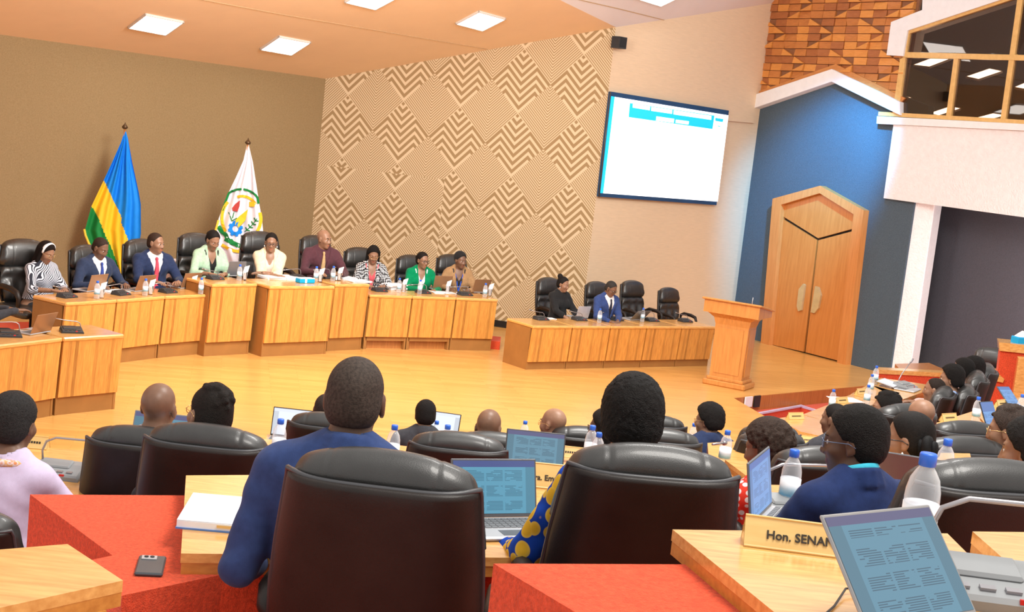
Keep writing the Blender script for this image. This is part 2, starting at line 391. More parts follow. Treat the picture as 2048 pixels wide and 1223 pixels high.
    J.add(fx(lambda X, Y, Z: .55 - Z, (-.4, -.3, .4), (.4, .4, .56)), .0, T, 's')
    for (a, el, w) in arms:
        wv = w - el; l = np.linalg.norm(wv); we = el + wv * max(.05, (1 - wrist / l))
        J.add(cap(a, el, (.060 if fem else .068) + (.004 if top in ('suit', 'jacket') else 0), .052), .035); J.add(cap(el, we, .052, .040 if wrist < .1 else .047), .02)
    J.d += np.where(np.abs(J.d) < .05, nz(gx[:, None, None], gy[None, :, None], gz[None, None, :], .0048, 34), 0).astype(np.float32)
    if top in ('suit', 'jacket'):
        neckcut(J); vcut(J, .72 if top == 'suit' else .66, .27 if top == 'suit' else .24)
        pts = []
        for q in np.linspace(-2.5, 2.5, 13): pts.append((.069 * math.sin(q), -.024 - .062 * math.cos(q), 1.122 - .050 * (1 - math.cos(q)) * .5))
        for a, b_ in zip(pts[:-1], pts[1:]):
            for dz, rr in ((.0, .0125), (-.015, .0125), (-.03, .013), (-.045, .0135)):
                J.add(cap((a[0] * (1 - dz * 6), a[1] * (1 - dz * 4), a[2] + dz), (b_[0] * (1 - dz * 6), b_[1] * (1 - dz * 4), b_[2] + dz), rr), .006, T)
        for sg in (-1, 1):
            J.add(cap((sg * .066, .02, 1.075), (sg * .062, .118, .93), .014, .018), .008, T); J.add(cap((sg * .062, .118, .93), (sg * .016, .150, .745), .018, .010), .008, T)
    elif top == 'blouse': neckcut(J, .064, 1.025)
    elif top == 'tunic': neckcut(J, .075, 1.0); vcut(J, .86, .35)
    V, Q = J.surface(); V = smooth_v(V, Q, 2, .5)
    qmesh({'suit': 'suit_jacket', 'jacket': 'jacket', 'blouse': 'blouse', 'tunic': 'dress'}[top], V, Q, [tm], root)
    if top == 'suit':
        cl_ = MB(); rings = []
        for q in np.linspace(-2.35, 2.35, 21):
            sn_, cn_ = math.sin(q), math.cos(q); fr_z = -.030 * (1 - cn_) * .5
            rings.append([t2w((r_ * sn_, -.024 - r_ * .9 * cn_, z_ + fr_z + (.016 * abs(sn_) if r_ > .08 else 0))) for r_, z_ in ((.060, 1.095), (.061, 1.132), (.067, 1.136), (.092, 1.090), (.092, 1.076), (.084, 1.074))])
        cl_.loft(rings).build('jacket_collar', tm, root, True)
    tF = None
    if top in ('suit', 'jacket') and inner is not None:
        Sx = Field(ax([(-.2, .2, cres)]), ax([(-.2, .3, cres)]), ax([(.5, 1.16, cres)])); torso(Sx, .007, .05)
        if top == 'suit':
            pts = [(.060 * math.sin(q), -.02 - .054 * math.cos(q), 1.112 - .046 * (1 - math.cos(q)) * .5) for q in np.linspace(-2.9, 2.9, 13)]
            for a, b_ in zip(pts[:-1], pts[1:]):
                for dz in (0, -.02): Sx.add(cap((a[0], a[1], a[2] + dz), (b_[0], b_[1], b_[2] + dz), .010), .004, T)
            Sx.add(cap((0, -.02, 1.05), (0, -.02, 1.2), .049), .0, T, 's')
        else: neckcut(Sx, .07, 1.0); vcut(Sx, .90, .5)
        V, Q = Sx.surface(); V = smooth_v(V, Q, 1, .5); qmesh('shirt' if top == 'suit' else 'top', V, Q, [inner], root); tF = V
    if tie is not None and tF is not None:
        Lt = (tF - T[1]) @ Rt; mb = MB(); rings = []
        for z, w in ((1.052, .014), (1.035, .019), (1.015, .014), (.99, .018), (.92, .027), (.82, .036), (.72, .042), (.66, .044), (.62, .012)):
            m_ = (np.abs(Lt[:, 2] - z) < .02) & (np.abs(Lt[:, 0]) < .02); y = (Lt[m_, 1].max() if m_.any() else .11) + .010 + (.008 if z > 1.02 else 0)
            y = max(y, .055 + (1.06 - z) * .5 if z > .98 else 0)
            rings.append([t2w((-w, y - .006, z)), t2w((-w * .5, y + .004, z)), t2w((w * .5, y + .004, z)), t2w((w, y - .006, z)), t2w((0, y - .012, z))])
        mb.loft(rings).build('necktie', tie, root, True)
    # ---- trousers / skirt and shoes
    P = Field(ax([(-.3, .3, .02)]), ax([(-.24, .62, .02)]), ax([(.02, .72, .02)]))
    P.add(ell((0, 0, .55), (.19, .15, .13)), 0)
    for sg in (-1, 1): P.add(cap((sg * .09, .02, .535), (sg * .12, .41, .53), .088, .068), .05); P.add(cap((sg * .12, .41, .52), (sg * .12, .43, .13), .066, .058), .04)
    V, Q = P.surface(); qmesh('skirt' if (fem and top == 'tunic') else 'trousers', smooth_v(V, Q, 1), Q, [pants or CHAR], root)
    for sg in (-1, 1):
        MB().loft([[(sg * .125 + w * math.cos(q), y, .0 + hh * (.5 + .5 * math.sin(q))) for q in (2 * math.pi * j / 10 for j in range(10))] for y, w, hh in ((.375, .022, .06), (.40, .036, .085), (.47, .042, .075), (.56, .045, .05), (.63, .036, .035), (.655, .012, .02))]).build('shoe', SHOE, root, True)
    # ---- hair
    if hair != 'bald':
        fr = res * (1.0 if s > 330 else 1.15)
        ext = .30 if hair in ('bob', 'long') else .2
        Hf = Field(ax([(-.19, .19, fr)]), ax([(-.24, .19, fr)]), ax([(-ext, .26, fr)]))
        t = {'buzz': .003, 'short': .008, 'crop': .013, 'afro': .024, 'bigafro': .034, 'curly': .02, 'bun': .008, 'topknot': .008, 'bob': .014, 'long': .014, 'wrap': .014, 'updo': .010, 'pony': .008, 'side': .012}[hair]
        big = hair in ('afro', 'bigafro', 'curly')
        Hf.add(ell((0, -.016, .034 + t * .3), (.075 + t, .097 + t, .087 + t * (1.2 if big else 1))), 0)
        if hair not in ('wrap',): Hf.add(ell((0, -.045, -.02), (.071 + t * .9, .062 + t * .9, .062 + t * .4)), .03)
        fh, zh = (.066, .092) if hair in ('buzz', 'short', 'bun', 'pony', 'topknot') else (.074, .084)
        low = {'buzz': -.062, 'short': -.068, 'crop': -.072, 'afro': -.062, 'bigafro': -.062, 'curly': -.080, 'wrap': -.035}.get(hair, -.07)
        def cut(X, Y, Z):
            n = (X * 0 - (zh + .02) * (Y - fh) + fh * (Z - zh)) / .128
            n = np.minimum(n, Z - low); side = np.maximum(.018 - Y + .004, np.maximum(Z - .0, 0) * 3)
            return -np.minimum(n, np.where(Z < .012, .004 - Y, 1.0))
        if hair in ('bob', 'long', 'updo') :
            def cut(X, Y, Z): return -np.minimum(np.minimum((-.11 * (Y - .072) + .075 * (Z - .082)) / .133, np.where(Z < .01, .012 - Y, 1.0)), Z + (.3 if hair != 'updo' else .072))
        if hair in ('curly',):
            rr = random.Random(5)
            for _ in range(420):
                v = Vector((rr.gauss(0, 1), rr.gauss(0, 1), rr.gauss(0, 1))).normalized(); p = (v.x * .098, -.020 + v.y * .114, .024 + v.z * .112); r_ = rr.uniform(.0095, .0145)
                Hf.add(ell(p, (r_, r_, r_ * 1.15)), .0, None, 'u', .01)
        if hair == 'bun':
            pass
        if hair == 'topknot':
            Hf.add(ell((0, -.098, .108), (.043, .046, .046)), .008)
        if hair == 'pony': Hf.add(ell((0, -.12, .02), (.038, .035, .04)), .012)
        Hf.add(fx(cut, (-.3, -.3, -.3), (.3, .3, .3)), .006, None, 's') if False else None
        Xg, Yg, Zg = np.meshgrid(Hf.x, Hf.y, Hf.z, indexing='ij')
        cv = cut(Xg, Yg, Zg).astype(np.float32)
        if hair in ('bun',): cv = np.where((Yg < -.085), -1, cv)
        if hair in ('topknot', 'pony'): cv = np.where((Yg < -.05) & (Zg > -.02), -1, cv)
        Hf.d = np.maximum(Hf.d, cv)
        if hair in ('bob', 'long'):
            e_ = -.17 if hair == 'bob' else -.24
            for sg in (-1, 1):
                Hf.add(cap((sg * .078, -.01, .04), (sg * .086, .0, e_ + .03), .022, .024), .02); Hf.add(cap((sg * .05, -.07, .03), (sg * .06, -.06, e_ + .02), .035, .036), .03)
            Hf.add(cap((0, -.09, .03), (0, -.085, e_ + .02), .04, .04), .03)
        if hair == 'updo':
            rr = random.Random(9)
            for _ in range(70):
                v = Vector((rr.gauss(.15, .5), rr.gauss(-.25, .6), abs(rr.gauss(.9, .3)))).normalized()
                Hf.add(ell((v.x * .078, -.016 + v.y * .1, .040 + v.z * .094), (rr.uniform(.010, .018), rr.uniform(.014, .026), rr.uniform(.009, .016))), .008, None, 'u', .012)
        if hair in ('afro', 'bigafro', 'crop'):
            A = {'afro': .0035, 'bigafro': .004, 'crop': .0018}[hair]; rs = np.random.RandomState(3)
            n_ = rs.rand(*Hf.d.shape).astype(np.float32) - .5; Hf.d += np.where(np.abs(Hf.d) < .02, n_ * A * 1.6, 0)
        if brow:
            for sg in (-1, 1): Hf.add(cap((sg * .016, .0945, .0245), (sg * .044, .078, .025), .0042, .003), .0, None, 'u', .01)
        V, Q = Hf.surface(); V = V @ Rh.T + hc
        qmesh('head_wrap' if hair == 'wrap' else 'hair', V, Q, [hcol if not isinstance(hcol, tuple) else hairm(hcol, .25 if hair in ('bun', 'topknot', 'pony', 'buzz') else .7)], root)
        if hair == 'bun':
            bn_ = MB(); c0 = np.array([-.092, -.100, -.020])
            for r0, r1, y0_, tr in ((.040, .036, .0, .023), (.022, .018, -.026, .019)):
                bn_.tube([Vector(hc + Rh @ (c0 + np.array([(r0 + (r1 - r0) * q) * math.cos(6.6 * q), y0_ - .012 * q, (r0 + (r1 - r0) * q) * math.sin(6.6 * q)]))) for q in np.linspace(0, 1, 26)], [tr * .6] + [tr] * 24 + [tr * .5], 10)
            bn_.tube([Vector(hc + Rh @ (c0 + np.array([0, .03, 0]))), Vector(hc + Rh @ (c0 + np.array([0, -.035, 0])))], [.045, .02], 10)
            bn_.build('hair_bun', hairm((.006, .0055, .006), .2), root, True)
    elif brow and fem is False:
        b_ = MB()
        for sg in (-1, 1): b_.tube([(sg * .016, .0955, .0245), (sg * .03, .092, .027), (sg * .044, .080, .025)], [.003, .0035, .002], 6)
        b_.xf(Matrix.Translation(hc) @ Matrix(Rh.tolist()).to_4x4()); b_.build('eyebrows', hairm(BLACK), root, True)
    HM = Matrix.Translation(hc) @ Matrix(Rh.tolist()).to_4x4()
    if glasses is not None:
        g = MB(); r_ = .0016 if glasses is not GL_D else .0024
        for sg in (-1, 1):
            g.tube([(sg * .033 + .022 * math.cos(q), .104 - .010 * abs(math.cos(q)) * (1 if math.cos(q) * sg > 0 else 0), -.001 + .0165 * math.sin(q)) for q in np.linspace(0, 2 * math.pi, 17)], r_, 6)
            g.tube([(sg * .055, .094, .006), (sg * .072, .075, .008), (sg * .084, .005, .006), (sg * .086, -.02, -.008)], r_, 6)
        g.tube([(-.011, .104, .004), (0, .107, .007), (.011, .104, .004)], r_, 6)
        g.xf(HM); g.build('eyeglasses', glasses, root, True)
    if earr is not None:
        for sg in (-1, 1):
            MB().lathe([(.001, -.016), (.006, -.012), (.008, -.004), (.005, .004), (.0015, .010)], 8).xf(HM @ Matrix.Translation((sg * .083, .006, -.052))).build('earring', earr, root, True)
    if band is not None:
        g = MB(); rings = []
        for q in np.linspace(-1.75, 1.75, 19):
            c = Vector((.0, .012, .030)); dr = Vector((math.sin(q), 0, math.cos(q))); p = c + Vector((dr.x * .087, 0, dr.z * .101))
            rings.append([HM @ (p + dr * .006 + Vector((0, y, 0))) for y in (-.018, 0, .018)] + [HM @ (p - dr * .006 + Vector((0, y, 0))) for y in (.018, -.018)])
        g.loft(rings).build('headband', band, root, True)
    if lanyard is not None:
        g = MB()
        for sg in (-1, 1): g.tube([t2w(p) for p in ((sg * .07, .0, 1.075), (sg * .055, .085, .99), (sg * .032, .125, .90), (0, .155, .76))], .007, 6)
        g.box(t2w((0, .165, .71)), (.06, .006, .085), m=1); g.build('lanyard', [lanyard, WHITE], root, False)
    if extra: extra(root, T, t2w, HM, arms)
    return root
# ------------------------------------------------------------------ shared materials
EYE_W = M('eye_white', (.55, .50, .45), .25, var=.03); EYE_D = M('eye_iris', (.02, .012, .008), .15, var=.05)
CHAR = M('charcoal_cloth', (.022, .022, .026), .85, var=.2, vscale=60); SHOE = M('shoe_leather', (.012, .011, .011), .3, var=.1)
WHITE = M('white_paper', (.86, .87, .90), .6, var=.03); BLACKP = M('black_plastic', (.02, .021, .024), .42, var=.15)
GL_D = M('dark_acetate', (.02, .022, .03), .25, var=.1); GL_G = M('gold_wire', (.75, .50, .22), .25, metal=.9, var=.05); GL_B = M('blue_grey_acetate', (.12, .16, .26), .25, var=.1)
PEARL = M('pearl', (.85, .82, .78), .2, var=.03)
LEATHER = M('black_leather', (.019, .018, .0175), .42, spec=.8, coat=.22, var=.25, vscale=14, bmp=.12, bscale=420)
LEATHB = M('black_leather_shell', (.0135, .008, .006), .48, spec=.42, coat=.06, var=.25, vscale=10, bmp=.12, bscale=420)
PIPE = M('grey_piping', (.05, .05, .055), .35, spec=.6, var=.1)
WOODT = wood('desktop_wood', (.60, .27, .065), (.86, .48, .15), (3, 22, 22), .22, .5)
WOODF = wood('stave_front_wood', (.53, .205, .04), (.80, .39, .088), (26, 26, 1.4), .42, .15, strip=(27, 0, 0))
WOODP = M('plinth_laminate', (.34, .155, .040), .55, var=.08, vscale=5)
WOODR = wood('reddish_wood', (.36, .125, .03), (.55, .22, .06), (16, 16, 1.5), .35, .25)
WOODD = wood('door_wood', (.50, .17, .032), (.62, .235, .052), (9, 9, .8), .4, .2)
WOODE = wood('desk_edge_wood', (.46, .17, .03), (.66, .29, .06), (4, 20, 20), .3, .3)
LECT = wood('lectern_wood', (.50, .195, .042), (.68, .295, .072), (12, 12, 1.1), .35, .3)
CARPET = M('red_carpet', (.70, .088, .034), .95, spec=.08, var=.22, vscale=90, bmp=.5, bscale=240, sheen=.12)
BLUECAP = M('blue_cap', (.03, .15, .72), .35, var=.05); TISSUE = M('tissue', (.9, .88, .86), .9, var=.04)
METAL = M('grey_metal', (.34, .33, .35), .32, metal=.75, var=.08); SILVER = M('silver_plastic', (.48, .48, .50), .38, metal=.25, var=.05)
BRONZE = M('bronze_lid', (.36, .20, .105), .35, metal=.35, var=.05); GREYL = M('grey_lid', (.20, .21, .23), .35, metal=.4, var=.06)
NAMEP = wood('nameplate_wood', (.70, .44, .14), (.80, .54, .20), (3, 20, 20), .35, .3); INK = M('ink', (.03, .022, .015), .7, var=.05)
# ------------------------------------------------------------------ the room
V3 = Vector
Cc, PR, CE, BE = V3((-3.5, 22.75, 0)), V3((1.15, 21.75, 0)), V3((4.03, 24.48, 0)), V3((5.95, 21.78, 0))
bd = V3((-.69, -.72, 0)).normalized(); BL = Cc + bd * 11
up = V3((0, 0, 1))
def quad_wall(name, a, b, z0, z1a, z1b, mat, t=.12, back=None):
    d = (b - a).normalized(); n = V3((d.y, -d.x, 0)); n = n if n.y < 0 else -n
    return struct(MB().slab([a + up * z0, b + up * z0, b + up * z1b, a + up * z1a], n, t).build(name, mat))
# brown fabric wall
m, nt, b = new_mat('brown_fabric'); v = coords(nt, (1, 1, 1)); b.inputs['Roughness'].default_value = .92; b.inputs['Specular IOR Level'].default_value = .15
nt.links.new(ramp(nt, noise(nt, v, 60, 4), [(.3, (.262, .182, .090)), (.7, (.322, .228, .118))]), b.inputs['Base Color']); BROWN = m
quad_wall('wall_left', BL, Cc, -.3, 3.73, 3.73, BROWN)
# zigzag wallpaper: bold chevron lozenges between fine-lined lozenges
m, nt, b = new_mat('zigzag_wallpaper'); b.inputs['Roughness'].default_value = .75; b.inputs['Specular IOR Level'].default_value = .2
pd = (PR - Cc).normalized(); ang = math.atan2(pd.y, pd.x)
sp_ = nt.nodes.new('ShaderNodeSeparateXYZ'); nt.links.new(coords(nt, (1, 1, 1)), sp_.inputs[0])
LW, LH = .97, 1.03
mis = math_n(nt, 'MULTIPLY', math_n(nt, 'MULTIPLY', math_n(nt, 'LESS_THAN', sp_.outputs[2], 2.30), math_n(nt, 'LESS_THAN', sp_.outputs[0], 2.22)), .445)   # one strip was hung out of register
a_ = math_n(nt, 'DIVIDE', math_n(nt, 'SUBTRACT', sp_.outputs[0], -.068), LW); z_ = math_n(nt, 'DIVIDE', math_n(nt, 'ADD', math_n(nt, 'SUBTRACT', sp_.outputs[2], .40), mis), LH)
fa = math_n(nt, 'SUBTRACT', math_n(nt, 'FRACT', a_), .5); fz = math_n(nt, 'SUBTRACT', math_n(nt, 'FRACT', z_), .5)
dia = math_n(nt, 'LESS_THAN', math_n(nt, 'ADD', math_n(nt, 'ABSOLUTE', fa), math_n(nt, 'ABSOLUTE', fz)), .5)
tri = math_n(nt, 'MULTIPLY', math_n(nt, 'ABSOLUTE', math_n(nt, 'SUBTRACT', math_n(nt, 'FRACT', math_n(nt, 'MULTIPLY', fa, 2.0)), .5)), .5)   # peaks beside the axis, valley on it
bold = math_n(nt, 'LESS_THAN', math_n(nt, 'FRACT', math_n(nt, 'MULTIPLY', math_n(nt, 'ADD', fz, tri), 8.0)), .46)
fa2 = math_n(nt, 'ABSOLUTE', math_n(nt, 'SUBTRACT', math_n(nt, 'FRACT', math_n(nt, 'ADD', a_, 0.0)), .0))
fa3 = math_n(nt, 'ABSOLUTE', math_n(nt, 'SUBTRACT', math_n(nt, 'FRACT', math_n(nt, 'ADD', a_, .5)), .5))
fine = math_n(nt, 'LESS_THAN', math_n(nt, 'FRACT', math_n(nt, 'MULTIPLY', math_n(nt, 'SUBTRACT', fz, fa3), 22.0)), .52)
sel = math_n(nt, 'ADD', math_n(nt, 'MULTIPLY', dia, bold), math_n(nt, 'MULTIPLY', math_n(nt, 'SUBTRACT', 1.0, dia), fine))
nt.links.new(ramp(nt, sel, [(.0, (.335, .222, .108)), (1, (.66, .515, .335))]), b.inputs['Base Color']); PATT = m
o = MB().slab([(0, 0, -.1), ((PR - Cc).length, 0, -.1), ((PR - Cc).length, 0, 5.0), (0, 0, 3.73)], (0, -1, 0), .12).build('wall_back', PATT)
o.location = Cc; o.rotation_euler = (0, 0, ang); struct(o)
# cream wall with its return, ledge and the blue-black wall with the door
CREAM = M('cream_wallpaper', (.73, .555, .38), .85, spec=.2, var=.05, vscale=3, stretch=(2, 2, 30), bmp=.08, bscale=60)
quad_wall('wall_right', PR, CE, -.1, 5.0, 5.96, CREAM)
cn = V3(((CE - PR).y, -(CE - PR).x, 0)).normalized()
WHITEW = M('rough_white_plaster', (.79, .77, .775), .9, spec=.15, var=.04, vscale=12, bmp=.9, bscale=34)
bt = (BE - CE).normalized(); bn = V3((bt.y, -bt.x, 0)); bn = bn if bn.y < 0 else -bn; bn = bn if bn.x < 0 else -bn
NAVY = M('slate_blue_carpet_wall', (.085, .115, .145), .95, spec=.1, var=.25, vscale=110, bmp=.5, bscale=200)
struct(MB().slab([CE - bt * .05 + up * -.3, BE + bt * .35 + up * -.3, BE + bt * .35 + up * 4.3, CE - bt * .05 + up * 5.2], bn, .15).build('wall_door_side', NAVY))
on_b = lambda x, y, off=0.: at_plane(x, y, CE + bn * off, bn)
struct(MB().slab([on_b(1505, 236, .0) + bn * .10, on_b(1538, 8, 0) + bn * .10, on_b(1516, 10, 0) + bn * .10 - bt * .12, on_b(1485, 236, 0) + bn * .10 - bt * .12], bn, .1).build('trim_1', CREAM))
struct(MB().slab([at_plane(1440, 232, CE + cn * .05, cn), at_plane(1509, 238, CE + cn * .05, cn), at_plane(1508, 246, CE + cn * .05, cn), at_plane(1440, 240, CE + cn * .05, cn)], cn, .12).build('trim_2', CREAM))
struct(MB().tube([on_b(1508, 246, .02), on_b(1462, 600, .02), on_b(1455, 670, .02)], .022, 6).build('trim_3', WOODR))
BASEB = M('black_baseboard', (.012, .011, .012), .35, var=.1)
for nm, a, b_ in (('baseboard_back', Cc, PR), ('baseboard_right', PR, CE)):
    d = (b_ - a).normalized(); n = V3((d.y, -d.x, 0)); struct(MB().slab([a + n * .02, b_ + n * .02, b_ + n * .02 + up * .11, a + n * .02 + up * .11], n, .03).build(nm, BASEB))
# gable trim over the door wall
TRIMW = M('white_trim_plaster', (.80, .79, .80), .8, var=.03, bmp=.4, bscale=40)
tr = struct(MB().slab([on_b(*p, .16) for p in ((1507, 190), (1663, 138), (1800, 204), (1800, 230), (1663, 163), (1505, 217))], bn, .16).build('trim_4', TRIMW))
FASC = wood('orange_fascia_wood', (.50, .18, .045), (.62, .26, .075), (3, 3, 14), .5, .1)
struct(MB().slab([on_b(*p, .10) for p in ((1510, 185), (1671, 128), (1810, 196), (1800, 206), (1663, 140), (1508, 192))], bn, .1).build('trim_5', FASC))
# shingled upper wall: each shingle a wedge of its own
SH = [wood('shingle_wood', d, l, (3, 3, 14), .45, .2) for d, l in (((.45, .155, .038), (.58, .22, .055)), ((.33, .105, .032), (.43, .15, .045)), ((.20, .08, .036), (.28, .115, .05)), ((.60, .235, .05), (.74, .31, .07)))]
up_w = struct(MB().slab([on_b(1490, 196, .02), on_b(1520, -60, .02), on_b(1850, -60, .02), on_b(1806, 200, .02), on_b(1800, 196, .02), on_b(1671, 134, .02)], bn, .05).build('wall_shingles', SH[2]))
def wall_az(a, z, off): return CE + bt * a + up * z + bn * (off + .02)
cw, ch, z0, count = .272, .128, 4.13, 0
trim_l, trim_a, trim_r = on_b(1511, 186), on_b(1671, 130), on_b(1810, 196)
def trim_z(a):
    al, aa, ar = ((q - CE).dot(bt) for q in (trim_l, trim_a, trim_r))
    return trim_l.z + (trim_a.z - trim_l.z) * (a - al) / (aa - al) if a < aa else trim_a.z + (trim_r.z - trim_a.z) * (a - aa) / (ar - aa)
TR = random.Random(4); a_max = (on_b(1812, 150) - CE).dot(bt)
for j in range(16):
    for i in range(-1, 13):
        a0, zz = i * cw - .1, z0 + j * ch
        if a0 < -.1 or a0 > a_max or zz + ch < trim_z(a0 + cw / 2) - .02: continue
        g = .005; kind = (i + j * 1) % 4; kind2 = (i - j) % 4; A, B_, C_, D_ = (a0 + g, zz + g), (a0 + cw - g, zz + g), (a0 + cw - g, zz + ch - g), (a0 + g, zz + ch - g)
        dp = .035 + TR.random() * .02; tone = TR.choices((0, 1, 3), (5, 4, 3))[0]
        row = (j // 4) % 2
        def wedge(poly, offs, mt):
            n = len(poly); vs = [wall_az(p[0], p[1], o_) for p, o_ in zip(poly, offs)] + [wall_az(p[0], p[1], 0) for p in poly]
            fs = [tuple(range(n))] + [(k, (k + 1) % n, n + (k + 1) % n, n + k)[::-1] for k in range(n)]
            mesh('shingle', vs, fs, mt, up_w)
        dg = None
        if (j % 4) in (0, 1) and (i - (j % 4) - (j // 4) % 2 * 2) % 4 == 0: dg = '/'
        if (j % 4) in (2, 3) and (i + (j % 4) - (j // 4) % 2 * 2) % 4 == 3: dg = '\\'
        if dg == '/':
            wedge([A, B_, C_], (dp + .03, dp + .045, dp + .01), SH[3]); wedge([A, C_, D_], (.012, .03, .02), SH[TR.choice((1, 2, 1))])
        elif dg == '\\':
            wedge([A, B_, D_], (dp + .04, dp + .02, dp + .01), SH[3]); wedge([B_, C_, D_], (.012, .02, .03), SH[TR.choice((1, 2, 2))])
        else:
            wedge([A, B_, C_, D_], (dp + TR.uniform(-.02, .02), dp, dp - .01, dp + TR.uniform(-.02, .02)), SH[tone])
# door, its hexagonal casing, leaves and hexagonal pulls
dr = struct(MB().slab([on_b(*p, .09) for p in ((1545, 397), (1640, 371), (1727, 420), (1690, 728), (1674, 724), (1706, 426), (1639, 385), (1562, 409), (1537, 690), (1521, 688))][:3] + [on_b(1727, 420, .09)], bn, .02).build('door_casing_back', WOODD))
bpy.data.objects.remove(dr)
dr = thing('door_1', 'double wooden door under a hexagonal casing in the blue wall', 'door'); del dr['category']; del dr['label']; struct(dr)
DPINK = wood('casing_wood', (.53, .19, .045), (.65, .26, .07), (9, 9, .8), .4, .2)
for p in (((1521, 688), (1545, 397), (1562, 409), (1538, 692)), ((1545, 397), (1640, 371), (1639, 386), (1562, 409)), ((1640, 371), (1727, 420), (1707, 428), (1639, 386)), ((1727, 420), (1690, 729), (1674, 725), (1707, 428))):
    MB().slab([on_b(*q, .14) for q in p], bn, .14).build('casing', DPINK, dr)
DGAP = M('door_gap_black', (.008, .006, .006), .6, var=.05)
MB().slab([on_b(*p, .005) for p in ((1536, 700), (1560, 408), (1639, 384), (1708, 427), (1676, 730))], bn, .004).build('reveal', DGAP, dr)
l1 = MB().slab([on_b(*p, .05) for p in ((1532, 686), (1563, 436), (1634, 480), (1607, 703))], bn, .04).build('door_leaf', WOODD, dr)
l2 = MB().slab([on_b(*p, .05) for p in ((1611, 704), (1637, 480), (1713, 460), (1681, 722))], bn, .04).build('door_leaf', WOODD, dr)
MB().slab([on_b(*p, .05) for p in ((1564, 431), (1566, 407), (1640, 384), (1714, 427), (1713, 455), (1636, 476))], bn, .04).build('transom_panel', WOODD, dr)
BRASS = M('satin_brass', (.62, .46, .22), .4, metal=.35, var=.08)
for lf, pts in ((l1, ((1606, 567), (1609, 570), (1602, 620), (1596, 622), (1593, 612), (1597, 578))), (l2, ((1630, 572), (1636, 574), (1641, 590), (1636, 616), (1628, 626), (1621, 624)))):
    MB().slab([on_b(*p, .095) for p in pts], bn, .045).build('door_pull', BRASS, lf)
# balcony: fascia, ledge, column, glazed booth
f0, f1 = at_scale(1768, 395, 124), at_scale(2048, 437, 138); ft = V3((f1.x - f0.x, f1.y - f0.y, 0)).normalized(); fn = V3((ft.y, -ft.x, 0)); fn = fn if fn.x < 0 else -fn
on_f = lambda x, y, off=0.: at_plane(x, y, f0 + fn * off, fn)
ext = lambda p, d=2.5: p + ft * d
pa, pb, pc, pd_ = on_f(1787, 248), on_f(2048, 256), on_f(2048, 437), on_f(1767, 396)
zb, zt = (pc.z + pd_.z) / 2, (pa.z + pb.z) / 2
struct(MB().slab([pa, ext(pb), ext(pc), pd_], fn, .35).build('wall_balcony_front', WHITEW))
la, lb = on_f(1754, 232, .05), on_f(2048, 246, .05)
struct(MB().slab([la, ext(lb), ext(on_f(2048, 256, .05)), on_f(1753, 247, .05)], fn, .5).build('trim_6', TRIMW))
cf = at_z(1786, 752, 0); cf.z = 0
PINKW = WHITEW
struct(MB().box((0, 0, 1.5), (.40, .40, 3.0), bev=.012).xf(Matrix.Translation((cf.x + .20, cf.y + .27, 0)) @ Matrix.Rotation(math.radians(57), 4, 'Z')).build('pillar', WHITEW))
GREYW = M('dark_grey_carpet_wall', (.082, .080, .094), .95, spec=.1, var=.22, vscale=110, bmp=.5, bscale=200)
r0 = pd_ - fn * 1.1 - ft * .6; r1 = pc - fn * 1.1 + ft * 4
struct(MB().slab([V3((r0.x, r0.y, -.3)), V3((r1.x, r1.y, -.3)), V3((r1.x, r1.y, 3.4)), V3((r0.x, r0.y, 3.4))], fn, .1).build('wall_recess', GREYW))
struct(MB().slab([V3((pd_.x, pd_.y, zb + .05)) - fn * .3, V3((pc.x, pc.y, zb + .05)) - fn * .3 + ft * 3, V3((r1.x, r1.y, zb + .05)), V3((r0.x, r0.y, zb + .05))], (0, 0, -1), .1).build('ceiling_recess', GREYW))
HOOD = M('white_hood_plaster', (.80, .80, .83), .85, var=.03, bmp=.5, bscale=36)
struct(MB().slab([on_f(*p, .06) for p in ((1846, -30), (1844, 20), (1782, 44), (1773, 110), (1806, 112), (1815, 61), (2090, -30))], fn, .4).build('trim_7', HOOD))
struct(MB().slab([on_f(*p, -.2) for p in ((1850, -80), (1844, 22), (1900, 10), (2300, -60), (2300, -160))], fn, .2).build('wall_booth', HOOD))
OAK = wood('yellow_oak_frame', (.62, .37, .12), (.74, .47, .17), (5, 5, 5), .4, .2)
GLASS, nt, b = new_mat('tinted_glass'); b.inputs['Base Color'].default_value = (.30, .21, .15, 1); b.inputs['Roughness'].default_value = .0; b.inputs['Transmission Weight'].default_value = 1; b.inputs['IOR'].default_value = 1.5
tb = nt.nodes.new('ShaderNodeBsdfTransparent'); tb.inputs[0].default_value = (.56, .46, .38, 1); gb = nt.nodes.new('ShaderNodeBsdfGlossy'); gb.inputs['Roughness'].default_value = .02; gb.inputs['Color'].default_value = (1, 1, 1, 1)
mx = nt.nodes.new('ShaderNodeMixShader'); fr_ = nt.nodes.new('ShaderNodeLayerWeight'); fr_.inputs[0].default_value = .3; fr_v = math_n(nt, 'ADD', math_n(nt, 'MULTIPLY', math_n(nt, 'POWER', fr_.outputs['Facing'], 3.0), .35), .05)
nt.links.new(fr_v, mx.inputs[0]); nt.links.new(tb.outputs[0], mx.inputs[1]); nt.links.new(gb.outputs[0], mx.inputs[2]); nt.links.new(mx.outputs[0], nt.nodes['Material Output'].inputs[0])
win = thing('window_1', '', 'w'); del win['category']; del win['label']; struct(win)
fr = lambda pts, off=.03, t=.07, nm='window_frame': MB().slab([on_f(*p, off) for p in pts], fn, t).build(nm, OAK, win)
fr(((1800, 118), (1811, 113), (1797, 228), (1785, 226))); fr(((1908, 112), (1917, 112), (1901, 240), (1891, 239))); fr(((2037, -20), (2048, -20), (2010, 245), (2000, 244)))
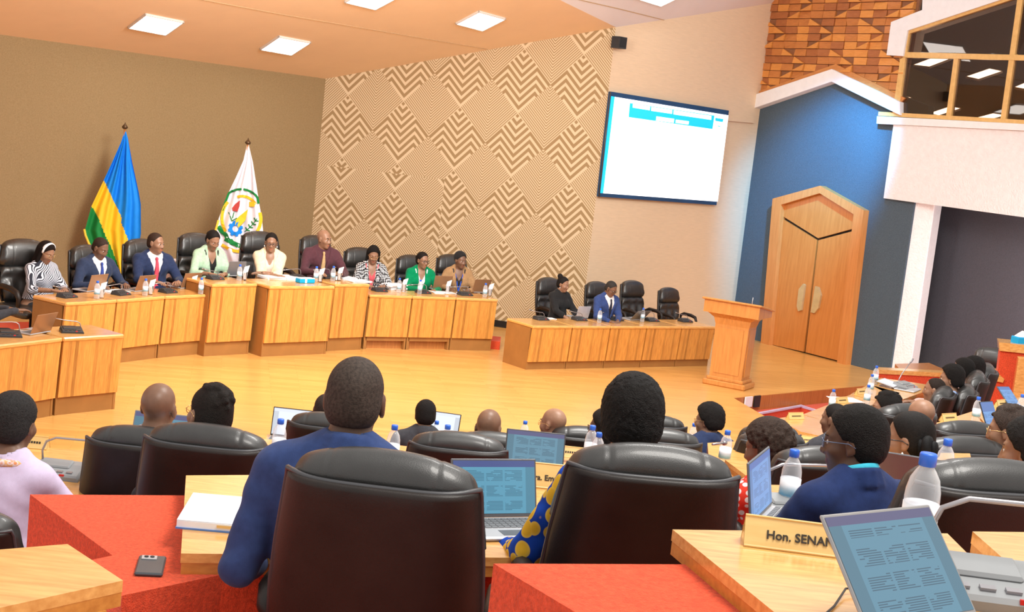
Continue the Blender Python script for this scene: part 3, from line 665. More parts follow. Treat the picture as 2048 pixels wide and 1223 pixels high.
fr(((1811, 104), (2300, 116), (2300, 127), (1811, 115)), .035); fr(((1757, 223), (2300, 254), (2300, 262), (1756, 231)), .04); fr(((1814, 60), (2090, -31), (2096, -25), (1819, 67), (1811, 116), (1805, 114)), .03)
fr(((2120, 100), (2130, 100), (2096, 252), (2086, 251)))
for p in (((1811, 116), (1908, 118), (1891, 234), (1797, 229)), ((1917, 118), (2024, 121), (2002, 240), (1901, 236)), ((2031, 121), (2118, 123), (2090, 246), (2012, 241)), ((1819, 66), (2095, -25), (2036, 108), (1811, 104)), ((2045, -20), (2200, -60), (2200, 112), (2030, 108))):
    MB().slab([on_f(*q, -.005) for q in p], fn, .01).build('pane', GLASS, win)
q0, q1, q2, q3 = on_f(1786, 226, 0), on_f(1801, 116, 0), at_scale(1774, 117, 121), at_scale(1760, 225, 121)
MB().slab([q0, q1, q2, q3], fn, .01).build('pane', GLASS, win)
MB().slab([q1 + up * .02, q2 + up * .02, q2 - up * .05, q1 - up * .05], fn, .03).build('window_frame', OAK, win)
BOOTH = M('booth_interior', (.062, .046, .037), .9, var=.2, vscale=3)
bk = [on_f(1790, 232) - ft * 2.6, on_f(2400, 268), on_f(2400, -90), on_f(1790, -60) - ft * 2.6]
struct(MB().slab([p - fn * 2.2 for p in bk], fn, .1).build('wall_booth_back', BOOTH))
struct(MB().slab([bk[0] - fn * .2, bk[1] - fn * .2, bk[1] - fn * 2.3, bk[0] - fn * 2.3], up, .1).build('floor_booth', BOOTH))
# ceiling in two planes
Ct = Cc + up * 3.73; PRt = PR + up * 5.0; CEt = CE + up * 5.96
nA = (bd).cross(PRt - Ct).normalized(); nA = nA if nA.z > 0 else -nA
Qa = at_plane(1095, -12, Ct, nA); crease = (Qa - PRt).normalized(); Qe = PRt + crease * 17
onA = lambda x, y: at_plane(x, y, Ct, nA)
CEIL = M('ceiling_warm_lit', (.95, .73, .49), .8, spec=.2, var=.02, vscale=2); CEILB = M('ceiling_cool_lit', (.78, .72, .70), .8, spec=.2, var=.02, vscale=2)  # one white ceiling: warm floor bounce and cooler light put into the two colours
Le = Ct + bd * 11 + (Qe - PRt)
struct(MB().slab([Ct + bd * 11, Ct, PRt, Qe, Le], -nA, .1).build('ceiling', CEIL))
nB = crease.cross(CEt - PRt).normalized(); nB = nB if nB.z > 0 else -nB
struct(MB().slab([PRt, CEt, CEt + (CEt - PRt) * 1.0 + crease * 3, CEt + (CEt - PRt) * 1.0 + crease * 17, Qe], -nB, .1).build('ceiling.001', CEILB))
onB = lambda x, y: at_plane(x, y, PRt, nB)
SEAM = M('ceiling_seam', (.50, .34, .19), .8, var=.05)
for fn_, n_, pts in ((onA, nA, ((398, -2), (560, 28), (975, 98))), (onB, nB, ((1152, -2), (1240, 18), (1332, 41)))):
    struct(MB().tube([fn_(*p) - n_ * .0 for p in pts], .008, 6).build('trim_8', SEAM))
LIGHT = M('light_diffuser', (1, 1, 1), .5, var=0, emit=9, ecol=(1, .97, .93)); LFRAME = M('light_rim', (.7, .66, .62), .5, var=.03)
def ceiling_light(pts, n, label):
    c = sum(pts, V3()) / 4; ax_ = (pts[1] - pts[0] + pts[2] - pts[3]) / 2; ay = (pts[3] - pts[0] + pts[2] - pts[1]) / 2
    t = thing('ceiling_light', label, 'ceiling light', c, 0, 'square ceiling lights')
    q = lambda a, b_, o_: (ax_ * a + ay * b_) - n * o_
    MB().slab([q(-.47, -.47, .02), q(.47, -.47, .02), q(.47, .47, .02), q(-.47, .47, .02)], -n, .02).build('diffuser', LIGHT, t)
    f = MB()
    for a, b_ in (((-.5, -.5), (.5, -.47)), ((-.5, .47), (.5, .5)), ((-.5, -.5), (-.47, .5)), ((.47, -.5), (.5, .5))):
        f.slab([q(a[0], a[1], .03), q(b_[0], a[1], .03), q(b_[0], b_[1], .03), q(a[0], b_[1], .03)], -n, .035)
    f.build('frame', LFRAME, t)
for pts, fn_, n_, lb_ in (
    (((254.6, 53), (290.5, 26.7), (368.4, 41.7), (332, 68.4)), onA, nA, 'bright square ceiling light furthest left, above the tall blue flag'),
    (((518.5, 96.4), (557.8, 71), (621.3, 82.7), (583.7, 108.3)), onA, nA, 'bright square ceiling light nearest the corner of brown and zigzag walls'),
    (((911, 46), (957, 20), (1012, 36.5), (964.5, 59)), onA, nA, 'bright square ceiling light above the middle of the zigzag wall'),
    (((688, 2), (735, -24), (797, -8), (751, 17)), onA, nA, 'square ceiling light cut by the top edge, left of the middle'),
    (((1270, -4), (1320, -28), (1368, -12), (1320, 11.6)), onB, nB, 'square ceiling light cut by the top edge, on the bluish ceiling above the screen')):
    ceiling_light([fn_(*p) for p in pts], n_, lb_)
# sloping glowing panels added behind the booth glass for the white shapes in it
for k, (q_, d0, d1) in enumerate(((((1828, 129), (1866, 115), (1905, 116), (1856, 135)), .8, 1.1), (((1932, 153), (1979, 137), (2006, 142), (1956, 159)), .8, 1.1), (((1760, 211), (1802, 191), (1826, 195), (1775, 215)), 1.5, 1.8), (((1856, 227), (1903, 212), (1921, 217), (1878, 231)), 1.5, 1.8), (((1948, 236), (1987, 227), (2012, 230), (1975, 241)), 1.5, 1.8), (((2028, 174), (2064, 160), (2092, 164), (2056, 180)), 1.1, 1.4))):
    pts = [on_f(*q_[0], -d0), on_f(*q_[1], -d1), on_f(*q_[2], -d1), on_f(*q_[3], -d0)]; n_ = (pts[1] - pts[0]).cross(pts[3] - pts[0]).normalized(); n_ = n_ if n_.z > 0 else -n_
    ceiling_light(pts, n_, ('upper left', 'upper middle', 'lower left', 'lower middle', 'lower right', 'rightmost')[k] + ' glowing white strip behind the booth glass')
# floors: pale plank stage, red carpet pit and the stepped carpet tiers
m, nt, b = new_mat('stage_planks'); b.inputs['Roughness'].default_value = .28; b.inputs['Coat Weight'].default_value = .25; b.inputs['Coat Roughness'].default_value = .2
v = coords(nt, (1, 1, 1), (0, 0, math.radians(-12)))
br = nt.nodes.new('ShaderNodeTexBrick'); br.offset = .37; br.inputs['Scale'].default_value = 1; br.inputs['Brick Width'].default_value = .9; br.inputs['Row Height'].default_value = .09; br.inputs['Mortar Size'].default_value = .0015; br.inputs['Bias'].default_value = 0
br.inputs['Color1'].default_value = (.81, .445, .135, 1); br.inputs['Color2'].default_value = (.71, .365, .10, 1); br.inputs['Mortar'].default_value = (.50, .23, .05, 1); nt.links.new(v, br.inputs['Vector'])
mx = nt.nodes.new('ShaderNodeMix'); mx.data_type = 'RGBA'; mx.blend_type = 'MULTIPLY'; mx.inputs[0].default_value = 1; nt.links.new(br.outputs[0], mx.inputs[6])
v2 = coords(nt, (1.2, 14, 14), (0, 0, math.radians(-12)))
nt.links.new(ramp(nt, noise(nt, v2, 2.2, 4), [(.3, (.86, .84, .78)), (.7, (1.06, 1.05, 1.03))]), mx.inputs[7]); nt.links.new(mx.outputs[2], b.inputs['Base Color']); PLANK = m
E1, E2, E3 = at_z(1467, 795, 0), at_z(1737, 770, 0), at_z(1525, 829, 0); E4 = E3 + (E3 - E1).normalized() * 2.2
P2 = lambda v_: (v_.x, v_.y)
struct(MB().prism([(-14, 10.2), (2.0, 10.2), P2(E4), P2(E3), P2(E1), P2(E2), P2(E2 + (E2 - E1) * .6), (8.5, 22), (6, 26), (1, 26), (-5, 24), (-14, 17)], -.12, 0).build('floor', PLANK))
st_front = WOODR
ed = (E2 - E1).normalized(); en = V3((ed.y, -ed.x, 0))
struct(MB().slab([E1 + en * .012 - up * .004, E2 + ed * 1.5 + en * .012 - up * .004, E2 + ed * 1.5 + en * .012 - up * .24, E1 + en * .012 - up * .24], en, .02).build('trim_9', st_front))
struct(MB().slab([E1 - up * .004, E4 - up * .004, E4 - up * .24, E1 - up * .24], V3((1, 0, 0)), .02).build('trim_10', st_front))
struct(MB().prism([(-14, 1), (14, 1), (14, 22.5), (5, 22.5), (3.0, 17.0), (-14, 17)], -.62, -.5).build('floor_pit', CARPET))
s1, s2, s3 = at_z(1514, 828, -.2), at_z(1602, 812, -.2), at_z(1640, 824, -.2)
L1 = [P2(s1), P2(s2), P2(s3), P2(s3 + V3((3, .4, 0))), P2(E2 + V3((2.5, 0, 0))), P2(E2), P2(E1), P2(E1 + (s1 - E1) * .5)]
struct(MB().prism(L1, -.5, -.2).build('floor_landing', CARPET))
STRIPE = M('step_nosing_purple_lit', (.55, .47, .62), .5, var=.04)  # white nosing, with the purple light on it put into the colour
struct(MB().tube([s1 + up * .004, s2 + up * .004, s3 + up * .004], .022, 6).build('trim_11', STRIPE))
tiers = (('A', 1.2, [(-7, 4.4), (-1.5, 4.35), (.25, 4.78), (1.2, 4.88), (2.5, 4.95), (7, 6.5)]), ('B', .78, [(-7, 4.9), (-1.62, 4.9), (-1.5, 5.4), (-1.2, 5.75), (1.28, 5.95), (1.5, 6.5), (2.2, 7.3), (3.2, 7.9), (7, 9)]),
         ('C', .56, [(-7, 6.6), (-1.7, 6.65), (-.5, 6.7), (.6, 6.8), (1.5, 7.5), (2.1, 8.8), (3.1, 9.3), (7, 10.6)]), ('D', .33, [(-7, 8.1), (.0, 8.2), (.9, 8.45), (1.9, 9.3), (2.3, 10.4), (3.6, 12.2), (7, 13.2)]),
         ('E', .1, [(-7, 10.4), (1.7, 10.4), (2.2, 11.6), (2.9, 13.2), (3.6, 14.6), (4.4, 15.6), (7, 16)]))
for nm, z, fr_l in tiers: struct(MB().prism([(7, 1.0), (-7, 1.0)] + fr_l, -.5, z).build('floor_tier', CARPET))
# ------------------------------------------------------------------ executive chair
def sup(n, w, h, p=2.6):
    out = []
    for j in range(n):
        q = 2 * math.pi * j / n; c, s_ = math.cos(q), math.sin(q)
        out.append((math.copysign(abs(c) ** (2 / p), c) * w, math.copysign(abs(s_) ** (2 / p), s_) * h))
    return out
def spline(pts, n):                                           # closed Catmull-Rom
    out = []; k = len(pts)
    for i in range(k):
        p0, p1, p2, p3 = (V3(pts[(i + d) % k]) for d in (-1, 0, 1, 2))
        for t in (q / n for q in range(n)):
            out.append(.5 * ((2 * p1) + (p2 - p0) * t + (2 * p0 - 5 * p1 + 4 * p2 - p3) * t * t + (3 * p1 - p0 - 3 * p2 + p3) * t ** 3))
    return out
def cushion(sec, w_of, nu=60, seams=(), nsub=3):
    rings = []
    for i in range(nu + 1):
        u = -1 + 2 * i / nu; u = math.copysign(abs(u) ** .8, u); pts = spline(sec(u), nsub)
        c = sum(pts, V3()) / len(pts); sh = (1 - abs(u) ** 18) ** .5 if abs(u) < 1 else .02
        g = 1 - sum(.11 * math.exp(-((abs(u) - s_) / .014) ** 2) for s_ in seams)
        rings.append([V3((u * w_of(p.z), 0, 0)) + V3((0, c.y + (p.y - c.y) * max(sh, .25) * g, c.z + (p.z - c.z) * max(sh, .55) * (g * .4 + .6))) for p in pts])
    mb = MB(); n = len(rings[0]); mb.loft(rings); return mb
def make_chair(label):
    t = thing('office_chair', label, 'chair')
    wz = lambda z: .268 - .035 * max(0, (z - .78) / .3) - .02 * max(0, (.62 - z) / .1)
    rings = []
    bow = lambda u: .062 * abs(u) ** 5
    for z, k in ((.50, .6), (.52, .9), (.60, 1), (.72, 1), (.84, 1), (.94, 1), (1.0, 1), (1.03, .98), (1.042, .9), (1.046, .6)):
        y = -.235 - .10 * (z - .5) / .55; w = wz(z)
        rings.append([V3((x, y + yy * k + bow(x / w) - .01 * (1 - (x / w) ** 2), z)) for x, yy in sup(40, w, .034, 3.6)])
    MB().loft(rings).build('backrest_shell', LEATHB, t, True)
    def top(u):
        a = max(0, 1 - abs(u) ** 2.4) ** .9; f_ = bow(u)
        return [(0, -.29 + f_ * .8, .84), (0, -.31 + f_, .98), (0, -.332 + f_, 1.038 + f_ * .1), (0, -.322 + f_, 1.056 + .034 * a), (0, -.276 + f_ * .8, 1.066 + .054 * a), (0, -.215 + f_ * .4, 1.048 + .052 * a), (0, -.170 - .012 * u * u, .985 + .04 * a), (0, -.160, .92), (0, -.185, .862), (0, -.235, .842)]
    cushion(top, lambda z: wz(z) + .002, seams=(.56,)).build('headrest_cushion', LEATHER, t, True)
    def lum(u):
        b_ = .012 * math.cos(u * math.pi * 3); f_ = bow(u) + .012
        return [(0, -.22 + f_, .50), (0, -.26 + f_, .66), (0, -.29 + f_, .85), (0, -.25, .862), (0, -.19, .846), (0, -.165 + b_ * .5, .80), (0, -.172, .745), (0, -.15 + b_, .69), (0, -.128 + b_, .61), (0, -.14, .54), (0, -.18, .505)]
    cushion(lum, lambda z: wz(z) - .002, seams=(.62,)).build('lumbar_cushion', LEATHER, t, True)
    p = MB(); zs = [(u, -.353 + .010 * u * u + bow(u), 1.044 + .006 * abs(u) ** 5) for u in (-1 + i / 14 for i in range(29))]
    side = [(-1, -.268 + .10 * (1.03 - z) / .55, z) for z in (.62, .74, .86, .96, 1.01, 1.03)]
    pts = [V3((u * (wz(z) - (.0 if abs(u) == 1 else .004)), y, z)) for u, y, z in side + zs + [(-a, b_, c) for a, b_, c in side[::-1]]]
    p.tube(pts, .0072, 6).build('piping', PIPE, t, True)
    def seat(u):
        return [(0, -.24, .40), (0, -.25, .47), (0, -.18, .492), (0, .05, .488 + .006 * math.cos(u * 6)), (0, .2, .482), (0, .265, .455), (0, .27, .41), (0, .2, .385), (0, -.1, .385)]
    cushion(seat, lambda z: .265, seams=(.68,), nu=24).build('seat', LEATHER, t, True)
    for sg in (-1, 1):
        MB().tube([(sg * .272, -.13, .58), (sg * .288, -.14, .645), (sg * .295, -.08, .672), (sg * .295, .08, .668), (sg * .29, .18, .645), (sg * .285, .215, .59), (sg * .275, .19, .50), (sg * .24, .12, .43)], [.018, .026, .03, .03, .028, .024, .02, .018], 10).build('armrest', LEATHB, t, True)
    MB().tube([(0, 0, .39), (0, 0, .22), (0, 0, .219), (0, 0, .085)], [.028, .028, .04, .04], 12).build('gas_column', BLACKP, t, True)
    b_ = MB()
    for k in range(5):
        a = k * 2 * math.pi / 5 + .3; d = V3((math.cos(a), math.sin(a), 0)); b_.tube([d * .03 + up * .105, d * .17 + up * .095, d * .29 + up * .075], [.026, .021, .016], 8)
    b_.build('base', BLACKP, t, True)
    for k in range(5):
        a = k * 2 * math.pi / 5 + .3; d = V3((math.cos(a), math.sin(a), 0)); n = V3((-d.y, d.x, 0))
        MB().tube([d * .29 + up * .03 - n * .022, d * .29 + up * .03 + n * .022], .03, 12).tube([d * .29 + up * .035, d * .29 + up * .075], .008, 6).build('castor', BLACKP, t, True)
    return t
CHAIR0 = None
def chair(px, py, floor, yaw, label, group, scale=1.0, top=1.118):
    global CHAIR0
    p = at_z(px, py, floor + top * scale); o = Matrix.Rotation(yaw, 3, 'Z') @ V3((0, -.265, 0)) * scale; loc = V3((p.x - o.x, p.y - o.y, floor))
    if CHAIR0 is None:
        CHAIR0 = make_chair(label); CHAIR0.location = loc; CHAIR0.rotation_euler = (0, 0, yaw); CHAIR0.scale = (scale,) * 3; CHAIR0['group'] = group; return CHAIR0
    return dup(CHAIR0, loc, yaw, label, group, scale)
# ------------------------------------------------------------------ bottles, glasses, microphones, laptops
CLEAR, nt, b = new_mat('clear_bottle'); b.inputs['Roughness'].default_value = .12; b.inputs['Coat Weight'].default_value = .6
tb = nt.nodes.new('ShaderNodeBsdfTransparent'); tb.inputs[0].default_value = (.97, .98, 1, 1); mx = nt.nodes.new('ShaderNodeMixShader'); lw = nt.nodes.new('ShaderNodeLayerWeight'); lw.inputs[0].default_value = .35
nt.links.new(math_n(nt, 'ADD', math_n(nt, 'MULTIPLY', lw.outputs['Facing'], .55), .16), mx.inputs[0]); nt.links.new(tb.outputs[0], mx.inputs[1]); nt.links.new(b.outputs[0], mx.inputs[2]); nt.links.new(mx.outputs[0], nt.nodes['Material Output'].inputs[0])
nt.links.new(ramp(nt, noise(nt, coords(nt), 30, 2), [(.3, (.88, .92, .97)), (.7, (.97, .98, 1))]), b.inputs['Base Color'])
LABEL, nt, b = new_mat('bottle_label'); v = coords(nt); sx_ = nt.nodes.new('ShaderNodeSeparateXYZ'); nt.links.new(v, sx_.inputs[0]); b.inputs['Roughness'].default_value = .35
nt.links.new(ramp(nt, math_n(nt, 'ADD', math_n(nt, 'MULTIPLY', math_n(nt, 'SUBTRACT', sx_.outputs[2], .055), 16.0), math_n(nt, 'MULTIPLY', noise(nt, v, 40, 2), .25)), [(.1, (.75, .80, .86)), (.2, (.16, .50, .80)), (.45, (.45, .70, .88)), (.75, (.82, .86, .92))]), b.inputs['Base Color'])
BOT0 = None
def bottle(p, label, group, scale=1.0):
    global BOT0
    if BOT0: return dup(BOT0, p, R.uniform(0, 6), label, group, scale)
    t = thing('water_bottle', label, 'bottle', p, 0, group, scale); BOT0 = t
    MB().lathe([(.022, 0), (.030, .003), (.0325, .012), (.0315, .03), (.0325, .045), (.0325, .118), (.0318, .135), (.027, .158), (.018, .174), (.0135, .180), (.0135, .187)], 18).build('body', CLEAR, t, True)
    MB().lathe([(.0326, .052), (.0333, .052), (.0333, .112), (.0326, .112)], 18).build('label', LABEL, t, True)
    MB().lathe([(.0150, .182), (.0160, .183), (.0160, .203), (.0145, .206), (.004, .2065)], 16).build('cap', BLUECAP, t, True)
    return t
GLASSC, nt, b = new_mat('drinking_glass'); b.inputs['Transmission Weight'].default_value = 1; b.inputs['IOR'].default_value = 1.15; b.inputs['Roughness'].default_value = .02
nt.links.new(ramp(nt, noise(nt, coords(nt), 8, 1), [(0, (.92, .93, .95)), (1, (.98, .98, 1))]), b.inputs['Base Color'])
GLS0 = None
def tumbler(p, label, group, rz=0):
    global GLS0
    if GLS0: return dup(GLS0, p, rz, label, group)
    t = thing('drinking_glass', label, 'glass', p, rz, group); GLS0 = t
    MB().lathe([(.026, 0), (.034, .11), (.032, .11), (.024, .008)], 16).build('tumbler', GLASSC, t, True)
    MB().loft([[(-.02, -.012, .012), (.02, -.012, .012), (.02, .012, .012), (-.02, .012, .012)], [(-.03, -.015, .1), (.03, -.012, .1), (.03, .012, .1), (-.03, .015, .1)], [(-.012, -.008, .17), (.052, -.006, .195), (.05, .006, .195), (-.014, .008, .17)]]).build('napkin', TISSUE, t)
    return t
MICB = M('conference_unit_dark', (.030, .032, .036), .35, spec=.5, var=.1); MICL = M('conference_unit_grey', (.27, .28, .29), .42, spec=.4, var=.05); NECK = M('gooseneck_metal', (.42, .40, .42), .3, metal=.7, var=.05)
RED = M('red_button', (.6, .02, .02), .4, var=.03)
MICS = {}
def mic(p, rz, label, group, kind=0, light=False, scale=1.0):
    """wedge base with speaker lid and keys, bent gooseneck; local front (user) is -y"""
    key = (kind, light)
    if key in MICS: return dup(MICS[key], p, rz, label, group, scale)
    t = thing('conference_microphone', label, 'microphone', p, rz, group, scale); MICS[key] = t; bm_ = MICL if light else MICB
    MB().loft([[(-.105, y, 0), (.105, y, 0), (.105, y, z * .45), (.096, y, z), (-.096, y, z), (-.105, y, z * .45)] for y, z in ((-.075, .016), (-.068, .024), (.02, .046), (.066, .05), (.075, .03))]).build('base', bm_, t)
    MB().box((-.02, .015, .046), (.13, .07, .012), bev=.006, rx=.22).build('speaker_lid', bm_, t)
    k = MB()
    for i in range(4): k.box((-.06 + i * .04, -.05, .031), (.024, .012, .006), rx=.24)
    k.build('keys', METAL if light else PIPE, t); MB().box((.035, -.071, .022), (.02, .005, .008)).build('talk_button', RED, t)
    nk = ([(.09, .05, .04), (.092, .055, .075), (.085, .058, .105), (.06, .06, .122), (.02, .06, .126), (-.10, .055, .120), (-.2, .05, .115)], [(.09, .05, .04), (.092, .05, .06), (.08, .05, .085), (.05, .045, .10), (-.08, .02, .115), (-.2, .0, .14)],
          [(-.03, .05, .04), (-.03, .055, .07), (.0, .05, .12), (.05, .05, .16), (.13, .05, .22)], [(-.09, .05, .04), (-.095, .05, .085), (-.08, .05, .125), (-.04, .05, .145), (.08, .05, .148), (.24, .05, .15)])[kind]
    MB().tube(nk, .0048, 8).build('gooseneck', NECK, t, True)
    a, b_ = V3(nk[-2]), V3(nk[-1]); d = (b_ - a).normalized()
    MB().tube([b_ - d * .005, b_, b_ + d * .035, b_ + d * .05], [.006, .0095, .0095, .006], 10).build('microphone_head', METAL, t, True)
    return t
def screen_mat(name, page, dark, bar, em, rows=210, white=False, zb=.171):
    m, nt, b = new_mat(name); v = coords(nt); sp2 = nt.nodes.new('ShaderNodeSeparateXYZ'); nt.links.new(v, sp2.inputs[0]); x, z = sp2.outputs[0], sp2.outputs[2]
    row = math_n(nt, 'FLOOR', math_n(nt, 'MULTIPLY', z, float(rows))); cb = nt.nodes.new('ShaderNodeCombineXYZ'); nt.links.new(math_n(nt, 'MULTIPLY', x, 14.0), cb.inputs[0]); nt.links.new(math_n(nt, 'MULTIPLY', row, .37), cb.inputs[2])
    words = math_n(nt, 'GREATER_THAN', noise(nt, cb.outputs[0], 1.0, 1), .44); cz = nt.nodes.new('ShaderNodeCombineXYZ'); nt.links.new(z, cz.inputs[0])
    para = math_n(nt, 'GREATER_THAN', noise(nt, cz.outputs[0], 38, 0), .45); lines = math_n(nt, 'LESS_THAN', math_n(nt, 'FRACT', math_n(nt, 'MULTIPLY', z, float(rows))), .45)
    ins = math_n(nt, 'LESS_THAN', math_n(nt, 'ABSOLUTE', x), .105); gut = math_n(nt, 'GREATER_THAN', math_n(nt, 'ABSOLUTE', math_n(nt, 'SUBTRACT', math_n(nt, 'ABSOLUTE', x), .035)), .004); below = math_n(nt, 'LESS_THAN', z, zb - .011)
    k = words
    for q in (para, lines, ins, gut, below): k = math_n(nt, 'MULTIPLY', k, q)
    c1 = ramp(nt, math_n(nt, 'MULTIPLY', k, .0 if white else .75), [(0, page), (1, dark)])
    edge = math_n(nt, 'GREATER_THAN', math_n(nt, 'ABSOLUTE', x), .118); mx = nt.nodes.new('ShaderNodeMix'); mx.data_type = 'RGBA'; nt.links.new(edge, mx.inputs[0]); nt.links.new(c1, mx.inputs[6]); mx.inputs[7].default_value = (*[c * .72 for c in page], 1)
    m2 = nt.nodes.new('ShaderNodeMix'); m2.data_type = 'RGBA'; nt.links.new(math_n(nt, 'GREATER_THAN', z, zb), m2.inputs[0]); nt.links.new(mx.outputs[2], m2.inputs[6]); m2.inputs[7].default_value = (*bar, 1)
    b.inputs['Base Color'].default_value = (.02, .02, .025, 1); b.inputs['Roughness'].default_value = .3; nt.links.new(m2.outputs[2], b.inputs['Emission Color']); b.inputs['Emission Strength'].default_value = em
    return m
SC_DOC = screen_mat('document_screen', (.105, .26, .36), (.02, .06, .10), (.085, .085, .20), 1.0); SC_NEAR = screen_mat('near_document_screen', (.105, .26, .36), (.02, .06, .10), (.10, .095, .20), 1.0, zb=.209); SC_TEAL = screen_mat('document_screen_teal', (.10, .33, .47), (.02, .10, .16), (.06, .09, .26), 1.0)
SC_WHITE = screen_mat('white_screen', (.80, .86, .95), (.3, .4, .5), (.75, .8, .9), 1.1, white=True); SC_BLUE = screen_mat('blue_screen', (.17, .36, .72), (.05, .12, .3), (.10, .2, .5), 1.0)
KEYM = M('grey_keys', (.16, .165, .175), .5, var=.05)
def laptop(p, rz, label, group, scr=SC_DOC, lid=GREYL, ang=18, scale=1.0, w=.32, d=.22, base=None, cat='laptop', name='laptop', h=.2):
    """local: user at -y; lid hinged at +y, leaning back by ang degrees"""
    t = thing(name, label, cat, p, rz, group, scale)
    MB().box((0, 0, .009), (w, d, .016), bev=.006).build('base', base or SILVER, t)
    k = MB()
    for j in range(5):
        for i in range(13): k.box((-w * .43 + i * w * .0717, d * .36 - j * d * .095, .0178), (w * .06, d * .075, .003))
    k.build('keyboard', KEYM, t); MB().box((0, -d * .3, .0172), (w * .3, d * .25, .001)).build('touchpad', lid, t)
    l = MB().box((0, -.004, h / 2), (w, .007, h), bev=.003).build('lid', lid, t); l.location = (0, d / 2, .016); l.rotation_euler = (-math.radians(ang), 0, 0)
    s_ = mesh('screen', [(-w / 2 + .007, -.0085, .012), (w / 2 - .007, -.0085, .012), (w / 2 - .007, -.0085, h - .007), (-w / 2 + .007, -.0085, h - .007)], [(0, 1, 2, 3)], scr, l)
    return t
# ------------------------------------------------------------------ name plates
def text_mesh(txt, size, name, parent, mat, ex=.0006):
    cu = bpy.data.curves.new('t', 'FONT'); cu.body = txt; cu.size = size; cu.extrude = ex; cu.align_x = 'LEFT'; cu.resolution_u = 3; cu.offset = .0005
    o = bpy.data.objects.new('t', cu); COL.objects.link(o); dg_ = bpy.context.evaluated_depsgraph_get(); me = bpy.data.meshes.new_from_object(o.evaluated_get(dg_)); bpy.data.objects.remove(o); bpy.data.curves.remove(cu)
    return link(name, me, mat, parent)
NP0 = None
def nameplate(p, rz, label, group, text=None, w=.18, h=.058):
    global NP0
    if NP0 and text is None and w == .18: return dup(NP0, p, rz, label, group)
    t = thing('name_plate', label, 'name plate', p, rz, group)
    d = .035 if text else .027
    MB().loft([[(x, -d, 0), (x, d, 0), (x, d - .006, 0), (x, .0, h - .012), (x, -d + .006, 0)] for x in (-w / 2, w / 2)]).add([(-w / 2, -d, 0), (w / 2, -d, 0), (w / 2, 0, h), (-w / 2, 0, h), (w / 2, d, 0), (-w / 2, d, 0)], [(0, 1, 2, 3), (3, 2, 4, 5)]).build('plate', NAMEP, t)
    MB().tube([(-w / 2, -d, .003), (w / 2, -d, .003)], .0035, 6).tube([(-w / 2, 0, h), (w / 2, 0, h)], .003, 6).build('edge_strip', NAMEP, t)
    if text:
        o = text_mesh(text, .0265, 'lettering', t, INK); o.rotation_euler = (math.pi / 2 - math.atan2(d, h), 0, 0); o.location = (-w * .34, -d * .66 - .002, h * .34)
    else:
        k = MB()
        for i in range(9): k.box((-w * .28 + i * w * .07, 0, 0), (w * .05, .0008, .011))
        o = k.build('lettering', INK, t); o.rotation_euler = (-math.atan2(d, h), 0, 0); o.location = (0, -d * .5 - .001, h * .5)
        if w == .18 and NP0 is None: NP0 = t
    return t
# ------------------------------------------------------------------ the high table: desk units along an arc
def desk_unit(pts, h, label, depth=.56, name='desk', group='high table desk units', recess=False, plz=.18, both=True, cat='desk'):
    """pts = (front left, front right) of the top edge in plan"""
    a, b_ = V3((pts[0].x, pts[0].y, 0)), V3((pts[1].x, pts[1].y, 0)); w = (b_ - a).length; rz = math.atan2(b_.y - a.y, b_.x - a.x)
    t = thing(name, label, cat, a, rz, group)
    MB().box((w / 2, depth / 2, h - .022), (w - .006, depth, .044), bev=.012).build('desktop', WOODT, t)
    pz = plz; o = MB().loft([[(x, .012 + dy, z) for x, dy, z in ((.012, .0, h - .045), (w - .012, 0, h - .045), (w - .012, .03, pz), (.012, .03, pz))], [(x, .04 + dy, z) for x, dy, z in ((.012, 0, h - .045), (w - .012, 0, h - .045), (w - .012, .03, pz), (.012, .03, pz))]]).build('front_panel', WOODF, t)
    f = MB()
    if recess:
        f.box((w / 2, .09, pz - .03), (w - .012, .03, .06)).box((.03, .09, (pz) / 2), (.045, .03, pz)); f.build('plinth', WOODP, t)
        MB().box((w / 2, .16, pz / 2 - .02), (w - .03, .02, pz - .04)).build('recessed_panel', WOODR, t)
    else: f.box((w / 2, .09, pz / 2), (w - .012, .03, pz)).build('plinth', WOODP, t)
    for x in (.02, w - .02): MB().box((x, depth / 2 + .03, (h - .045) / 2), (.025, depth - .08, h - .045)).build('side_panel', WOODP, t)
    return t
Z = lambda x, y, z: at_z(x, y, z)
SEG = [((132, 605), (235, 599), .77, 'low desk unit before the woman in the white headband'), ((235, 599), (331.5, 592), .77, 'low desk unit before the man in the blue tie'), ((331.5, 592), (423, 588), .77, 'low desk unit before the man in the red tie, beside the raised unit'),
       ((425, 568), (516, 567), .92, 'raised desk unit before the woman in mint green'), ((540, 572), (671, 572), .92, 'tall projecting central desk unit before the woman in cream'), ((671, 568), (741, 568), .92, 'raised desk unit before the man in maroon'),
       ((740, 589), (826, 592), .77, 'low desk unit before the woman in the polka dot jacket'), ((826, 592), (913.5, 595), .77, 'low desk unit before the woman in the green jacket'), ((913.5, 595), (997, 598.5), .77, 'low right end desk unit, before the woman in tan')]
SEGP = []
for i, (p, q, h, lb) in enumerate(SEG):
    a, b_ = Z(*p, h), Z(*q, h); SEGP.append((a, b_)); desk_unit((a, b_), h, lb, depth=.66 if i == 4 else .56, recess=i in (6, 7))
LL = [Z(-40, 694, .77), Z(127, 675, .77), Z(250, 668, .77)]
desk_unit((LL[0], LL[1]), .77, 'desk unit cut by the left edge, under the tilted brown laptop'); desk_unit((LL[1], LL[2]), .77, 'empty corner desk unit at the left, nearest the open floor')
